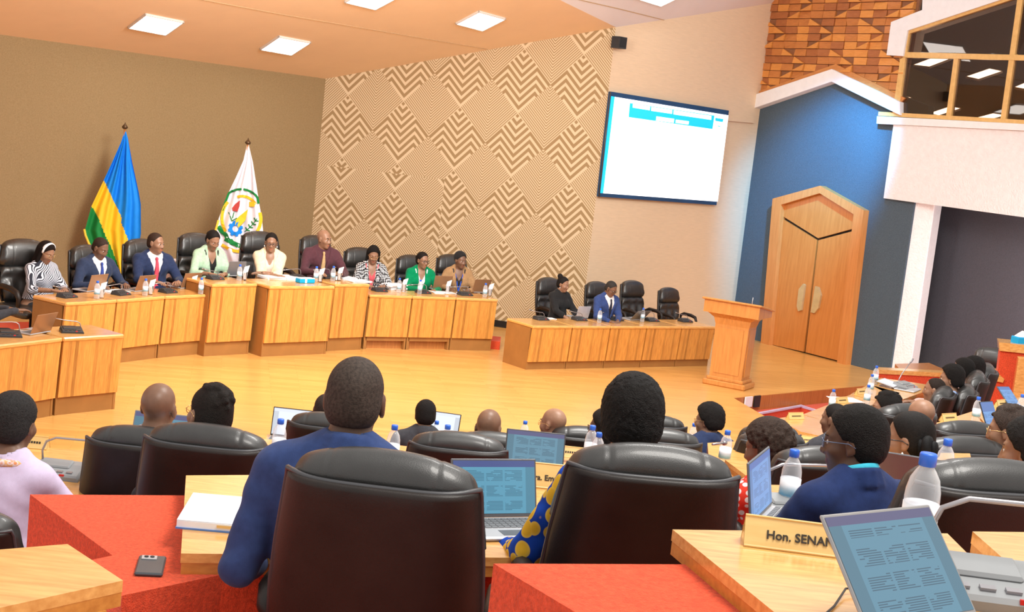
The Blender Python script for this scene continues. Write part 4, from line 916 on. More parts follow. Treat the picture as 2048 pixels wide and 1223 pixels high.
# dais behind the high table
dz = []
for a, b_ in SEGP[:4]: dz.append(a + V3((-(b_ - a).y, (b_ - a).x, 0)).normalized() * .5)
struct(MB().prism([P2(Z(405, 700, 0) + V3((-.55, .35, 0))), P2(SEGP[5][1] + V3((-.35, .5, 0))), (-4.2, 20.6), (-6.0, 18.6)], 0, .15).build('floor_dais', CARPET))
struct(MB().prism([P2(SEGP[0][0] + V3((-.5, .3, 0))), P2(SEGP[2][1] + V3((-.5, .3, 0))), (-5.6, 18.2), (-7.4, 16.6)], 0, .012).build('floor_carpet_left', CARPET))
e_ = SEGP[8][1]; struct(MB().box((e_.x + .02, e_.y + .5, .06), (.14, .5, .12)).build('floor_step', CARPET))
# second desk of five units
A2, B2_ = Z(1067, 651, .62), Z(1432, 652.6, .62)
for k, lb in enumerate(('left end unit of the five-unit side desk, before the woman in black', 'second unit of the side desk, with the silver tablet', 'middle unit of the side desk, before the man in the blue suit', 'fourth unit of the side desk, before the first empty chair', 'right end unit of the side desk, nearest the lectern')):
    desk_unit((A2.lerp(B2_, k / 5), A2.lerp(B2_, (k + 1) / 5)), .62, lb, depth=.62, plz=.11, group='side desk units')
# lectern
q = at_z(1450, 772, 0); ra = math.radians(-28)
t = thing('lectern', 'tall wooden lectern with a slanted top beside the side desk', 'lectern', (q.x + .06, q.y + .1, 0), ra)
MB().box((0, 0, .04), (.62, .46, .08), bev=.015).build('base', LECT, t); MB().box((0, 0, .10), (.54, .40, .05), bev=.012).build('plinth', LECT, t)
MB().loft([[(sx_ * w, sy_ * d, z) for sx_, sy_ in ((-1, -1), (1, -1), (1, 1), (-1, 1))] for z, w, d in ((.12, .235, .17), (.86, .245, .165), (.95, .27, .19), (1.0, .33, .24), (1.02, .36, .26))]).build('column', LECT, t)
MB().box((-.0, -.172, .50), (.36, .012, .64)).build('front_panel', LECT, t); MB().box((.244, 0, .5), (.012, .23, .66)).build('side_panel', LECT, t)
MB().loft([[(x, -.29, 1.015), (x, .29, 1.015), (x, .29, 1.10), (x, -.29, 1.19)] for x in (-.40, .40)]).build('reading_top', LECT, t)
MB().box((0, .0, 1.155), (.86, .66, .03), bev=.01, rx=-.155).build('top_board', LECT, t)
MB().tube([(.16, .1, 1.15), (.16, .09, 1.20), (.165, .08, 1.27)], .006, 8).build('microphone_stem', SILVER, t, True)
# ------------------------------------------------------------------ projection screen, loudspeaker
sn = cn; so = .10; on_s = lambda x, y, off=so: at_plane(x, y, PR + cn * off, cn)
t = thing('projection_screen', 'large lit projection screen hanging on the cream wall', 'screen')
SCRE, nt, b = new_mat('lit_screen'); b.inputs['Base Color'].default_value = (.9, .9, .9, 1); b.inputs['Emission Color'].default_value = (.93, .96, 1, 1); b.inputs['Emission Strength'].default_value = 1.25
CYAN = M('projected_cyan', (.02, .50, .88), .6, var=.02, emit=.75, ecol=(.0, .50, .95)); NAVB = M('screen_border', (.012, .06, .16), .6, var=.15, vscale=2)
b4 = ((1222, 183), (1458, 221), (1433, 410), (1198, 393))
MB().slab([on_s(*p, .07) for p in b4], cn, .05).build('housing', NAVB, t)
MB().slab([on_s(*p, .075) for p in ((1226.5, 193), (1457, 230.5), (1435.5, 403), (1204, 386))], cn, .004).build('canvas', SCRE, t)
MB().slab([on_s(*p, .078) for p in ((1222.5, 192), (1229.5, 193.5), (1206.5, 386), (1200.5, 386))], cn, .003).build('left_band', CYAN, t)
MB().slab([on_s(*p, .080) for p in ((1260, 206), (1429, 231), (1425, 258), (1257.5, 234))], cn, .003).build('title_box', CYAN, t)
bars = MB()
for p in (((1266, 207.5), (1300.5, 213), (1299.5, 220.5), (1265.5, 215)), ((1303, 213.5), (1344.5, 219.5), (1344, 227.5), (1302.5, 221.5)), ((1347.5, 220), (1423, 231.5), (1422.5, 239.5), (1347, 228.5)), ((1313, 232.5), (1348.5, 237.5), (1347.5, 245.5), (1312, 241)), ((1352, 239), (1378, 242.5), (1377, 249), (1351, 245.5))):
    bars.slab([on_s(*q_, .083) for q_ in p], cn, .002)
bars.build('title_lettering', SCRE, t)
MB().slab([on_s(*p, .080) for p in ((1431, 235.5), (1447, 238), (1445.5, 244), (1430.5, 241.5))], cn, .003).slab([on_s(*p, .08) for p in ((1436, 251), (1441, 252), (1440.5, 253.5), (1435.5, 252.5))], cn, .003).build('logo', CYAN, t)
MB().tube([on_s(1221, 183, .09), on_s(1198, 393, .09)], .012, 8).build('side_cord', PIPE, t, True)
sp0 = on_s(1239, 84, .12)
t = thing('loudspeaker', 'small dark loudspeaker high on the cream wall', 'speaker', sp0, math.atan2(cn.y, cn.x) + math.pi / 2)
SPK = M('speaker_black', (.028, .032, .038), .5, var=.1)
MB().loft([[(x, y, z) for x, y in ((-.085, -.08), (.085, -.08), (.10, .08), (-.10, .08))] for z in (-.10, .08)]).build('cabinet', SPK, t); MB().box((0, -.083, .0), (.14, .008, .15), bev=.01).build('grille', M('speaker_grille', (.015, .016, .018), .8, var=.3, vscale=200), t)
MB().tube([(0, .08, 0), (0, .14, 0)], .02, 8).build('bracket', BLACKP, t)
# ------------------------------------------------------------------ flags
FBLUE = M('flag_blue', (.0, .235, .78), .75, var=.05); FYEL = M('flag_yellow', (.90, .55, .02), .75, var=.04); FGRN = M('flag_green', (.0, .20, .035), .75, var=.06); FWHT = M('flag_white', (.82, .80, .86), .8, var=.03); FRNG = M('gold_fringe', (.85, .55, .05), .7, var=.2, vscale=60)
def lerp_pl(pl, y):
    for (x0, y0), (x1, y1) in zip(pl[:-1], pl[1:]):
        if y0 <= y <= y1: return x0 + (x1 - x0) * (y - y0) / max(y1 - y0, 1e-6)
    return pl[0][0] if y < pl[0][1] else pl[-1][0]
def flag_surface(left, right, y0, y1, s, nf, amp):
    def P_(x, y, off=0):
        l, r = lerp_pl(left, y), lerp_pl(right, y); u = (x - l) / max(r - l, 1); g = min(1, (y - y0) / 60)
        dep = amp * g * math.sin(u * nf * math.pi + y * .008) + .02 * g * math.sin(u * nf * 2.3 * math.pi + 1)
        return at_scale(x, y, s * (1 + (dep + off) * s / F_PX))
    return P_
def flag(name, label, left, right, y0, y1, s, colour, mats, fringe, tip, nf, amp, cat='flag'):
    P_ = flag_surface(left, right, y0, y1, s, nf, amp); t = thing(name, label, cat)
    ny, nx = 110, 52; vs, fs, mi = [], [], []
    for j in range(ny + 1):
        y = y0 + (y1 - y0) * j / ny; l, r = lerp_pl(left, y), lerp_pl(right, y)
        for i in range(nx + 1): vs.append(P_(l + (r - l) * i / nx, y))
    for j in range(ny):
        for i in range(nx):
            a = j * (nx + 1) + i; fs.append((a, a + nx + 1, a + nx + 2, a + 1)); y = y0 + (y1 - y0) * (j + .5) / ny; l, r = lerp_pl(left, y), lerp_pl(right, y); mi.append(colour(l + (r - l) * (i + .5) / nx, y))
    mesh('cloth', vs, fs, mats, t, mi, True)
    f = MB()
    for seg in fringe: f.tube([P_(*p, .006) for p in seg], .018, 6)
    f.build('fringe', FRNG, t, True)
    tp = at_scale(*tip, s); ft_ = V3((tp.x, tp.y, 0)); MB().tube([ft_ + up * .03, tp], .014, 8).build('pole', WOODR, t, True)
    MB().lathe([(.006, 0), (.03, .01), (.045, .03), (.035, .05), (.012, .075), (.004, .10)], 12, tp - up * .04).build('finial', M('bronze_finial', (.10, .06, .03), .35, metal=.6), t, True)
    MB().lathe([(.17, 0), (.17, .03), (.05, .06), (.03, .14)], 20, ft_).build('foot', BLACKP, t, True)
    return t, P_
bY = [(207, 355), (207.6, 360), (230, 406.7), (242, 431.6), (243.5, 448), (256, 478), (262, 500), (262, 560)]; yG = [(182, 405), (183, 411), (199, 441), (212, 474), (222, 493), (232, 520), (246, 560)]
def c1(x, y):
    if y < 358: return 0
    if x > lerp_pl(bY, y): return 0 if y < 476 else (1 if x < 300 and y > 500 else 0)
    return 2 if y > 411 and x < lerp_pl(yG, y) else 1
fl_l = [(249, 263), (242, 284.5), (223, 327), (207.6, 360), (182.7, 412.6), (169.6, 460), (178, 487), (200, 520), (222, 548)]; fl_r = [(252, 263), (256, 277), (264.5, 325), (277.5, 384), (281.6, 408), (282, 467), (279, 485), (268, 520), (258, 548)]
flag('flag', 'blue, yellow and green flag with gold fringe standing by the brown wall', fl_l, fl_r, 263, 548, 140, c1, [FBLUE, FYEL, FGRN], [[(168.5, 458), (171, 470), (178, 487), (190, 505)]], (250, 253), 5, .035)
g2l = [(494.5, 287), (487, 320), (471, 356), (455, 389), (437.6, 436), (431, 461), (433, 490), (445, 520), (452, 548)]; g2r = [(497, 287), (500, 300), (506, 325), (514.7, 382), (519, 410), (524, 438.7), (526.5, 465), (528, 500), (528, 548)]
t, P_ = flag('flag', 'white flag with a round gold, green and blue emblem by the brown wall', g2l, g2r, 287, 548, 137, lambda x, y: 0, [FWHT], [[(437, 440), (431, 461), (432, 480)]], (496, 284), 4, .03)
def ribbon(pts, w, off=.016):                                # strip of emblem print lying on the cloth
    mb = MB(); L_, R_ = [], []
    for i, p in enumerate(pts):
        a, c = pts[max(i - 1, 0)], pts[min(i + 1, len(pts) - 1)]; dx, dy = c[0] - a[0], c[1] - a[1]; k = math.hypot(dx, dy) or 1
        L_.append((p[0] - dy / k * w, p[1] + dx / k * w)); R_.append((p[0] + dy / k * w, p[1] - dx / k * w))
    vs = [P_(*q_, off) for q_ in L_ + R_]; n = len(pts); fs = [(i, i + 1, n + i + 1, n + i) for i in range(n - 1)]
    return mb.add(vs, fs)
arc = lambda cx, cy, rx_, ry_, a0, a1, n=18: [(cx + rx_ * math.cos(math.radians(a0 + (a1 - a0) * i / n)), cy + ry_ * math.sin(math.radians(a0 + (a1 - a0) * i / n))) for i in range(n + 1)]
clampx = lambda pts: [(min(max(x, lerp_pl(g2l, y) + 1.5), lerp_pl(g2r, y) - 1.5), y) for x, y in pts]
gr = ribbon(clampx(arc(482, 436, 48, 58, 195, 330)), 2.2); g_ = ribbon(clampx([(437, 452), (443, 462), (452, 470), (455, 478), (462, 484), (472, 488), (481, 492), (492, 494), (505, 492), (518, 486)]), 4.2); gr.add(g_.v, g_.f)
g_ = ribbon([(449, 478), (456, 482), (463, 480), (468, 487), (476, 492)], 3.0); gr.add(g_.v, g_.f); gr.build('green_ring', FGRN, t)
y_ = MB()
for pts, w in ((arc(484, 436, 40, 46, 145, 225, 10), 3), (arc(484, 436, 36, 44, 255, 320, 10), 2.6), (arc(484, 436, 38, 44, 345, 400, 8), 3.2), ([(443.5, 489), (455, 496), (468, 501), (480, 503)], 3.0), ([(480, 496), (480.5, 504)], 2.2)):
    g_ = ribbon(clampx(pts), w, .018); y_.add(g_.v, g_.f)
g_ = ribbon([(498.5, 408), (509, 408)], 5, .018); y_.add(g_.v, g_.f); y_.build('yellow_scrolls', FYEL, t)
gear = MB()
for k in range(16):
    a0, a1 = k * 22.5, k * 22.5 + 22.5; ro = 16 if k % 2 else 13.5
    q_ = [(471 + r_ * .95 * math.cos(math.radians(a_2)), 457 + r_ * math.sin(math.radians(a_2))) for r_, a_2 in ((6.5, a0), (ro, a0), (ro, a1), (6.5, a1))]; gear.add([P_(*p, .020) for p in q_], [(0, 1, 2, 3)])
gear.build('blue_gear', FBLUE, t)
MB().add([P_(*p, .024) for p in ((496, 418), (491, 440), (484, 449), (477, 455), (470, 449), (472, 438), (480, 431))], [(0, 1, 2, 3, 4, 5, 6)]).build('yellow_basket', FYEL, t)
FRED = M('flag_red', (.50, .06, .05), .8, var=.06); MB().add([P_(*p, .020) for p in ((480, 400), (479, 412), (475, 423), (466, 421), (464, 416), (470, 408))], [(0, 1, 2, 3, 4, 5)]).build('red_plant', FRED, t)
br_ = ribbon([(489, 463), (498, 456), (507, 446), (514, 437)], .8, .020)
for x, y in ((494, 460), (500, 454), (506, 448), (511, 441)):
    for dx, dy in ((-3, -6), (6, 1)): g_ = ribbon([(x, y), (x + dx, y + dy)], 1.1, .020); br_.add(g_.v, g_.f)
for pts in ([(457, 424), (462, 436), (464, 442)], [(468, 424), (465, 436)], [(474, 436), (464, 441)]): g_ = ribbon(pts, .9, .020); br_.add(g_.v, g_.f)
br_.build('dark_branches', FGRN, t)
# ------------------------------------------------------------------ what lies on the high table
TB = 'bottles on the high table'
seg_ang = [math.atan2((b_ - a).y, (b_ - a).x) for a, b_ in SEGP]
for x, y, z, lb in ((193, 597, .77, 'water bottle beside the striped woman\'s brown laptop'), (289.5, 591, .77, 'water bottle before the man in the red tie'), (401, 588, .77, 'water bottle at the foot of the raised unit, right of the red tie'), (478, 560.5, .92, 'water bottle right of the black tablet before the woman in mint'), (631, 563, .92, 'water bottle beside the blue tissue box, before the man in maroon'), (665, 562, .92, 'water bottle on the raised unit right of the man in maroon\'s tie'), (797, 584.6, .77, 'water bottle right of the polka dot woman\'s binder'), (838.7, 587.7, .77, 'water bottle before the woman in the green jacket'), (969, 594, .77, 'water bottle at the right end of the high table')):
    bottle(Z(x, y, z), lb, TB)
for x, y, z, lb in ((203, 596, .77, 'glass with a folded napkin next to the bottle before the blue tie man'), (301, 589, .77, 'glass with a folded napkin before the red tie'), (385, 580, .77, 'glass with a dark drink mat beside the laptop at the raised unit\'s foot'), (489, 560, .92, 'glass with a folded napkin left of the woman in cream'), (640, 564, .92, 'glass with a folded napkin right of the blue tissue box'), (678, 561, .92, 'glass with a folded napkin at the right of the man in maroon'), (807, 583, .77, 'glass with a folded napkin right of the binder'), (894.5, 586, .77, 'glass with a folded napkin between the green and the tan jackets'), (979, 592, .77, 'glass with a folded napkin at the right end of the high table')):
    tumbler(Z(x, y, z), lb, 'napkin glasses on the high table', .4)
TM = 'microphones on the high table'
for x, y, z, i, k, lb in ((134, 594, .77, 0, 1, 'black conference microphone before the woman in the white headband'), (242, 589, .77, 1, 0, 'black conference microphone before the man in the blue tie'), (336, 584.6, .77, 2, 0, 'black conference microphone before the man in the red tie'), (430, 558, .92, 3, 1, 'black conference microphone before the woman in mint'), (596, 556, .92, 4, 0, 'conference microphone behind the papers, right of the woman in cream'), (655, 556, .92, 5, 0, 'conference microphone before the man in maroon'), (759, 582, .77, 6, 1, 'black conference microphone before the polka dot jacket, neck pointing up'), (846, 586, .77, 7, 0, 'black conference microphone before the woman in the green jacket'), (930, 590, .77, 8, 0, 'black conference microphone before the woman in tan')):
    mic(Z(x, y, z), seg_ang[i] + math.pi * 0 + .1, lb, TM, k, scale=.95)
mic(Z(19, 672, .77), .5, 'black conference microphone by the hands of the man at the left edge', TM, 0); mic(Z(143, 664, .77), .5, 'black conference microphone alone on the empty corner desk unit', TM, 1)
LP = 'laptops on the high table'
for x, y, z, i, dr_, lb, lid, ang, kw in ((176, 580, .77, 0, .2, 'brown laptop before the striped woman', BRONZE, 15, {}), (272, 580, .77, 1, .1, 'brown laptop before the man in the red tie, left of the bottle', BRONZE, 18, {}), (366, 574, .77, 2, .1, 'brown laptop at the right of the man in the red tie', BRONZE, 18, {}), (460, 550, .92, 3, .0, 'small black tablet on a stand before the woman in mint', GREYL, 12, dict(w=.27, h=.19)), (875, 577, .77, 7, .1, 'brown laptop before the woman in the green jacket', BRONZE, 10, {}), (951, 583, .77, 8, .2, 'brown laptop before the woman in tan', BRONZE, 16, {})):
    laptop(Z(x, y, z), seg_ang[i] + math.pi + dr_, lb, LP, SC_DOC, lid, ang, **kw)
laptop(Z(62, 664, .77), .55 + math.pi + .75, 'thin brown laptop tilted up in the hand of the man at the left edge', LP, SC_DOC, BRONZE, 20)
laptop(Z(1154, 634, .62), seg_ang[8] + math.pi + .2, 'silver tablet on a stand before the woman in black', 'devices on the side desk', SC_DOC, M('silver_lid', (.55, .56, .62), .35, metal=.3), 12, w=.25, h=.17); laptop(Z(1262, 638, .62), seg_ang[8] + math.pi + .3, 'dark laptop leaning far back before the man in the blue suit', 'devices on the side desk', SC_DOC, GREYL, 42)
def papers(p, rz, w, d, h, label, group='papers on the desks', mats=WHITE, n=3, name='paper_stack', cat='papers'):
    t = thing(name, label, cat, p, rz, group); rr = random.Random(len(label))
    for k in range(n): MB().box((rr.uniform(-.02, .02), rr.uniform(-.015, .015), h * (k + .5) / n), (w, d, h / n * .92), rz=rr.uniform(-.12, .12)).build('sheet', mats, t)
    return t
papers(Z(557, 556, .92), seg_ang[4], .5, .26, .03, 'wide spread of white papers before the woman in cream'); papers(Z(690, 557, .92), seg_ang[5], .26, .22, .025, 'white papers beside the man in maroon'); papers(Z(717, 563, .92), seg_ang[5], .3, .2, .02, 'white papers at the right end of the raised unit')
papers(Z(786, 577, .77), seg_ang[6] + .2, .3, .24, .07, 'thick white binder before the polka dot jacket', n=5, name='binder', cat='binder'); papers(Z(886, 585, .77), seg_ang[7], .36, .2, .012, 'flat white papers between the two right laptops'); papers(Z(230, 583, .77), seg_ang[1], .3, .22, .012, 'white papers before the man in the blue tie')
t = thing('tissue_box', 'flat blue and white tissue box on the central desk unit', 'tissue box', Z(610, 565, .92), seg_ang[4]); TBL = M('tissue_box_blue', (.0, .36, .72), .5, var=.05)
MB().box((0, 0, .03), (.24, .12, .06), bev=.01).build('box', TBL, t); MB().box((0, 0, .063), (.23, .11, .008)).build('top', WHITE, t); MB().box((-.03, -.0615, .03), (.03, .002, .05)).build('label', WHITE, t)
t = thing('photo_cube', 'small dark and white object at the bottle\'s foot beside the man in maroon', 'ornament', Z(671, 560.5, .92), seg_ang[5]); MB().box((0, 0, .035), (.05, .04, .07), bev=.006).build('block', BLACKP, t); MB().box((-.005, -.021, .035), (.026, .003, .05)).build('plate', WHITE, t)
bx = at_scale(347, 545, 146); t = thing('white_box', 'pale lilac box behind the high table, between the red tie and mint jacket', 'box', (bx.x, bx.y, 0), seg_ang[3])
MB().box((0, 0, bx.z), (.26, .22, .36), bev=.012).build('body', FWHT, t); MB().box((0, 0, bx.z - .21), (.32, .3, .05), bev=.01).build('shelf', WOODR, t); MB().box((0, 0, (bx.z - .23) / 2), (.08, .08, bx.z - .23)).build('stand', BLACKP, t)
# side desk
for x, y, k, lb in ((1082, 639, 1, 'black conference microphone at the left end of the side desk'), (1158.6, 640, 1, 'black conference microphone in front of the silver tablet'), (1232, 640, 0, 'black conference microphone before the man in the blue suit'), (1303.5, 641.7, 0, 'black conference microphone before the first empty chair of the side desk'), (1370.5, 643, 1, 'black conference microphone at the right end of the side desk')):
    mic(Z(x, y, .62), math.atan2((B2_ - A2).y, (B2_ - A2).x), lb, 'microphones on the side desk', k, scale=.95)
bottle(Z(1198, 645, .62), 'water bottle between the woman in black and the man in the blue suit', 'bottles on the side desk'); bottle(Z(1284, 643, .62), 'water bottle right of the dark laptop on the side desk', 'bottles on the side desk')
papers(Z(1098, 637, .62), .6, .2, .12, .01, 'small pale papers by the woman in black\'s hands')
# ------------------------------------------------------------------ audience furniture
def poly_desk(pts, z, floor, label, th=.05, group='delegate desks', inset=.05):
    c = sum(pts, V3()) / len(pts); loc = V3((c.x, c.y, floor)); t = thing('delegate_desk', label, 'desk', loc, 0, group)
    loc2 = [(p.x - c.x, p.y - c.y) for p in pts]; h = z - floor
    MB().prism(loc2, h - th * .45, h).build('desktop', WOODT, t)
    MB().prism([(x * .995, y * .995) for x, y in loc2], h - th, h - th * .45).build('edge_band', WOODE, t)
    for i in (0, 1) if h > .1 else ():
        a, b_ = V3((*loc2[i * 2], 0)), V3((*loc2[(i * 2 + 1) % len(loc2)], 0)); m0 = a.lerp(b_, .08) * .9; m1 = a.lerp(b_, .92) * .9
        d = (m1 - m0).normalized(); n = V3((-d.y, d.x, 0)) * .015
        MB().prism([(m0 + n)[:2], (m1 + n)[:2], (m1 - n)[:2], (m0 - n)[:2]], 0, h - th).build('support_panel', WOODE, t)
    return t
# row A: carpeted counter and the desk of the man in the navy suit
qa = lambda x, y, z=1.82: P2(Z(x, y, z))
struct(MB().prism([qa(60, 988), qa(372, 990), qa(1090, 966), qa(1150, 1000), qa(1050, 1122), qa(445, 1148), qa(245, 1190), qa(60, 1310), qa(-60, 1170), qa(225, 1110)], .8, 1.82).build('partition_counter', CARPET))
poly_desk([Z(372, 950, 1.88), Z(1130, 945, 1.88), Z(1050, 1115, 1.88), Z(362, 1106, 1.88)], 1.88, 1.82, 'wide desk with a white document, in front of the man in the navy suit', .06)
# camera row
z2 = 2.3
poly_desk([Z(-120, 1108, z2), Z(135, 1087, z2), Z(246, 1160, z2), Z(-60, 1228, z2)], z2, 1.6, 'empty desk corner at the lower left, by the phone', .045)
struct(MB().prism([qa(987, 1126, 2.25), qa(1420, 1128, 2.25), qa(1760, 1330, 2.25), qa(1330, 1330, 2.25)], 1.2, 2.25).build('partition_counter', CARPET))
poly_desk([Z(1345, 1058, z2), Z(1895, 1066, z2), Z(2160, 1330, z2), Z(1680, 1330, z2)], z2, 1.6, 'near desk with a name plate and an open laptop', .055)
poly_desk([Z(1945, 1062, z2 + .05), Z(2300, 1066, z2 + .05), Z(2500, 1330, z2 + .05), Z(2250, 1330, z2 + .05)], z2 + .05, 1.6, 'near desk cut by the lower right corner', .06)
poly_desk([Z(1505, 968, 1.9), Z(1720, 972, 1.9), Z(1735, 1062, 1.9), Z(1500, 1060, 1.9)], 1.9, 1.2, 'desk with a bottle and a microphone before the man in blue with glasses', .05)
poly_desk([Z(1735, 902, 1.9), Z(1940, 906, 1.9), Z(1965, 1008, 1.9), Z(1750, 1008, 1.9)], 1.9, 1.2, 'desk with a dark laptop lid behind the woman with the bun', .05)
poly_desk([Z(1062, 962, 1.92), Z(1150, 958, 1.92), Z(1160, 1010, 1.92), Z(1070, 1015, 1.92)], 1.92, 1.2, 'desk with a name plate left of the woman in the blue and yellow print', .05)
# left, row C
poly_desk([Z(-120, 880, 1.35), Z(231, 905, 1.35), Z(187, 988, 1.35), Z(-120, 992, 1.35)], 1.35, .56, 'desk with a grey microphone before the woman in lavender', .06)
struct(MB().prism([qa(232, 932, 1.3), qa(360, 932, 1.3), qa(380, 1003, 1.3), qa(186, 1003, 1.3)], .4, 1.3).build('partition_counter', CARPET))
# right, front rows: desks with name plates fanning round the pit
for i, (pp, lb) in enumerate(((((1553, 836), (1604, 829), (1668, 845), (1652, 874), (1600, 862)), 'first front row desk past the pit, with a name plate'), (((1606, 828), (1664, 806), (1720, 822), (1668, 846)), 'second front row desk along the red pit'), (((1666, 804), (1700, 789), (1775, 806), (1722, 822)), 'third front row desk along the red pit, with the standing bottle'), (((1701, 788), (1737, 768), (1800, 785), (1776, 806)), 'fourth front row desk along the red pit'), (((1738, 767), (1762, 755), (1880, 772), (1800, 800)), 'far front row desk with the microphone and open laptop'))):
    poly_desk([Z(*p, .88) for p in pp], .88, .1, lb, .07, 'front row desks')
poly_desk([Z(1505, 872, .95), Z(1610, 870, .95), Z(1640, 905, .95), Z(1510, 905, .95)], .95, .33, 'desk with a microphone behind the curly haired woman', .05)
poly_desk([Z(1872, 845, 1.32), Z(1945, 822, 1.32), Z(1995, 880, 1.32), Z(1890, 885, 1.32)], 1.32, .56, 'desk with a name plate left of the woman holding up a hand', .05); poly_desk([Z(1947, 820, 1.32), Z(2100, 776, 1.32), Z(2180, 850, 1.32), Z(2000, 880, 1.32)], 1.32, .56, 'desk with two tablets at the right edge', .05)
poly_desk([Z(1415, 885, 1.3), Z(1500, 880, 1.3), Z(1520, 950, 1.3), Z(1420, 950, 1.3)], 1.3, .56, 'desk with a bottle left of the curly haired woman', .05)
for i, (x0, x1, y, lb) in enumerate(((535, 700, 868, 'desk with a bottle and bright screen left of the navy suit'), (790, 930, 866, 'desk with a bright white laptop right of the navy suit'), (1000, 1090, 872, 'desk with a bottle between the two bald men'))):
    poly_desk([Z(x0, y, .86), Z(x1, y - 2, .86), Z(x1 + 12, y + 34, .86), Z(x0 - 12, y + 34, .86)], .86, .1, lb, .05)
# far right: carpet parapet with wooden cap, side table, red block
pz = .92; w0, w1, w2 = Z(1757, 738, pz), Z(1890, 745, pz), Z(2015, 752, pz); bk_ = V3((.03, .16, 0))
struct(MB().prism([P2(w0), P2(w1), P2(w2), P2(w2 + bk_), P2(w1 + bk_), P2(w0 + bk_)], -.2, pz - .05).build('partition_parapet', CARPET)); struct(MB().prism([P2(w0 - bk_ * .1), P2(w1 - bk_ * .1), P2(w2 - bk_ * .1), P2(w2 + bk_ * 1.1), P2(w1 + bk_ * 1.1), P2(w0 + bk_ * 1.1)], pz - .05, pz).build('trim_12', WOODT))
tp = [Z(1790, 727, .6), Z(1858, 725, .6), Z(1905, 745, .6), Z(1802, 741, .6)]; c = sum(tp, V3()) / 4; t = thing('side_table', 'reddish wooden table top behind the parapet by the white pillar', 'table', (c.x, c.y, 0)); MB().prism([(p.x - c.x, p.y - c.y) for p in tp], .55, .6).build('tabletop', WOODR, t)
for p in tp: MB().box(((p.x - c.x) * .85, (p.y - c.y) * .85, .27), (.05, .05, .56)).build('leg', WOODR, t)
rn = V3((-.28, -.96, 0)).normalized(); rp = at_scale(2000, 760, 174); on_r = lambda x, y, off=0.: at_plane(x, y, rp + rn * off, rn); k0 = on_r(2003, 690); kz = k0.z + .02
struct(MB().slab([on_r(*p) for p in ((2001, 698), (2120, 712), (2120, 900), (1955, 900), (1977, 757), (1994, 757))], rn, .35).build('partition_block', CARPET))
struct(MB().slab([on_r(*p, .03) for p in ((1998, 684), (2120, 697), (2120, 714), (1999, 701))], rn, .42).build('trim_13', WOODT)); struct(MB().slab([on_r(*p, .03) for p in ((1974, 744), (1996, 746), (2009, 758), (2006, 765), (1974, 758))], rn, .42).build('trim_14', WOODT))
struct(MB().slab([on_r(*p, .35) for p in ((2037, 716), (2120, 722), (2120, 800), (2022, 812))], rn, .2).build('partition_cap', WOODT))
t = thing('tissue_box', 'blue tissue box with white tissue on the wooden cap at the far right', 'tissue box', on_r(2044, 692, -.15), .28); MB().box((0, 0, .055), (.24, .13, .11), bev=.008).build('box', TBL, t); MB().loft([[(-.09, -.05, .11), (.09, -.05, .11), (.09, .05, .11), (-.09, .05, .11)], [(-.07, -.03, .15), (.05, -.04, .14), (.08, .03, .16), (-.05, .03, .15)], [(-.02, -.01, .18), (.03, -.01, .165), (.03, .01, .17), (-.02, .01, .18)]]).build('tissue', TISSUE, t)
# floor fittings on the stage edge
t = struct(MB().box((0, 0, 0), (.16, .02, .14)).xf(Matrix.Translation(at_plane(1497, 803, E1 + en * .035, en)) @ Matrix.Rotation(math.atan2(ed.y, ed.x), 4, 'Z')).build('trim_15', WHITE)); t = struct(MB().box((0, 0, 0), (.13, .02, .16)).xf(Matrix.Translation(at_plane(1514, 802, E1 + en * .035, en)) @ Matrix.Rotation(math.atan2(ed.y, ed.x), 4, 'Z')).build('trim_16', BLACKP))
t = thing('floor_socket', 'small pale floor fitting at the left foot of the side desk', 'fitting', Z(1018, 724, 0), .5); MB().box((0, 0, .015), (.16, .1, .03), bev=.01).build('plate', WHITE, t); MB().box((0, 0, .034), (.05, .04, .008)).build('lid', SILVER, t)
# ------------------------------------------------------------------ chairs
CG = 'chairs behind the high table'
nf = [math.atan2(-(b_ - a).y, (b_ - a).x) for a, b_ in SEGP]
def face(i, d=0):                                             # yaw of somebody looking out over desk unit i
    a, b_ = SEGP[i]; t_ = (b_ - a); n = V3((t_.y, -t_.x, 0)).normalized(); return math.atan2(-n.x, n.y) + d
for x, y, f, yw, lb, sc_ in ((46, 477, .0, face(0, -.15), 'tall black leather chair furthest left, behind the woman in the white headband', 1.17), (172, 489, .0, face(1), 'black leather chair behind the man in the blue tie', 1.08), (282, 477, .0, face(2), 'black leather chair behind the man in the red tie, before the blue flag', 1.15), (392, 465, .15, face(3), 'black leather chair behind the woman in mint', 1.12), (520, 462, .15, face(4, -.15), 'tall black leather chair behind the woman in cream', 1.14), (630, 470, .15, face(5), 'black leather chair behind the man in maroon', 1.08), (720, 494, .0, face(6, .1), 'black leather chair behind the woman in polka dots', 1.1), (823, 509, .0, face(7, .1), 'black leather chair behind the woman in green', 1.06), (903, 508, .0, face(8, .1), 'black leather chair behind the woman in tan', 1.08)):
    chair(x, y, f, yw, lb, CG, sc_)
yD = math.atan2(-(B2_ - A2).y, (B2_ - A2).x); nD = V3(((B2_ - A2).y, -(B2_ - A2).x, 0)).normalized(); fD = math.atan2(-nD.x, nD.y)
for x, y, lb, sc_ in ((1097, 554, 'black leather chair behind the woman in black', .965), (1193, 562, 'black leather chair behind the man in the blue suit', .94), (1264, 560, 'empty tall black leather chair right of the man in the blue suit', .975), (1337, 574, 'empty black leather chair at the right end of the side desk', .905)):
    chair(x, y, 0, fD + .12, lb, 'chairs at the side desk', sc_)
AG = 'audience chairs seen from behind'
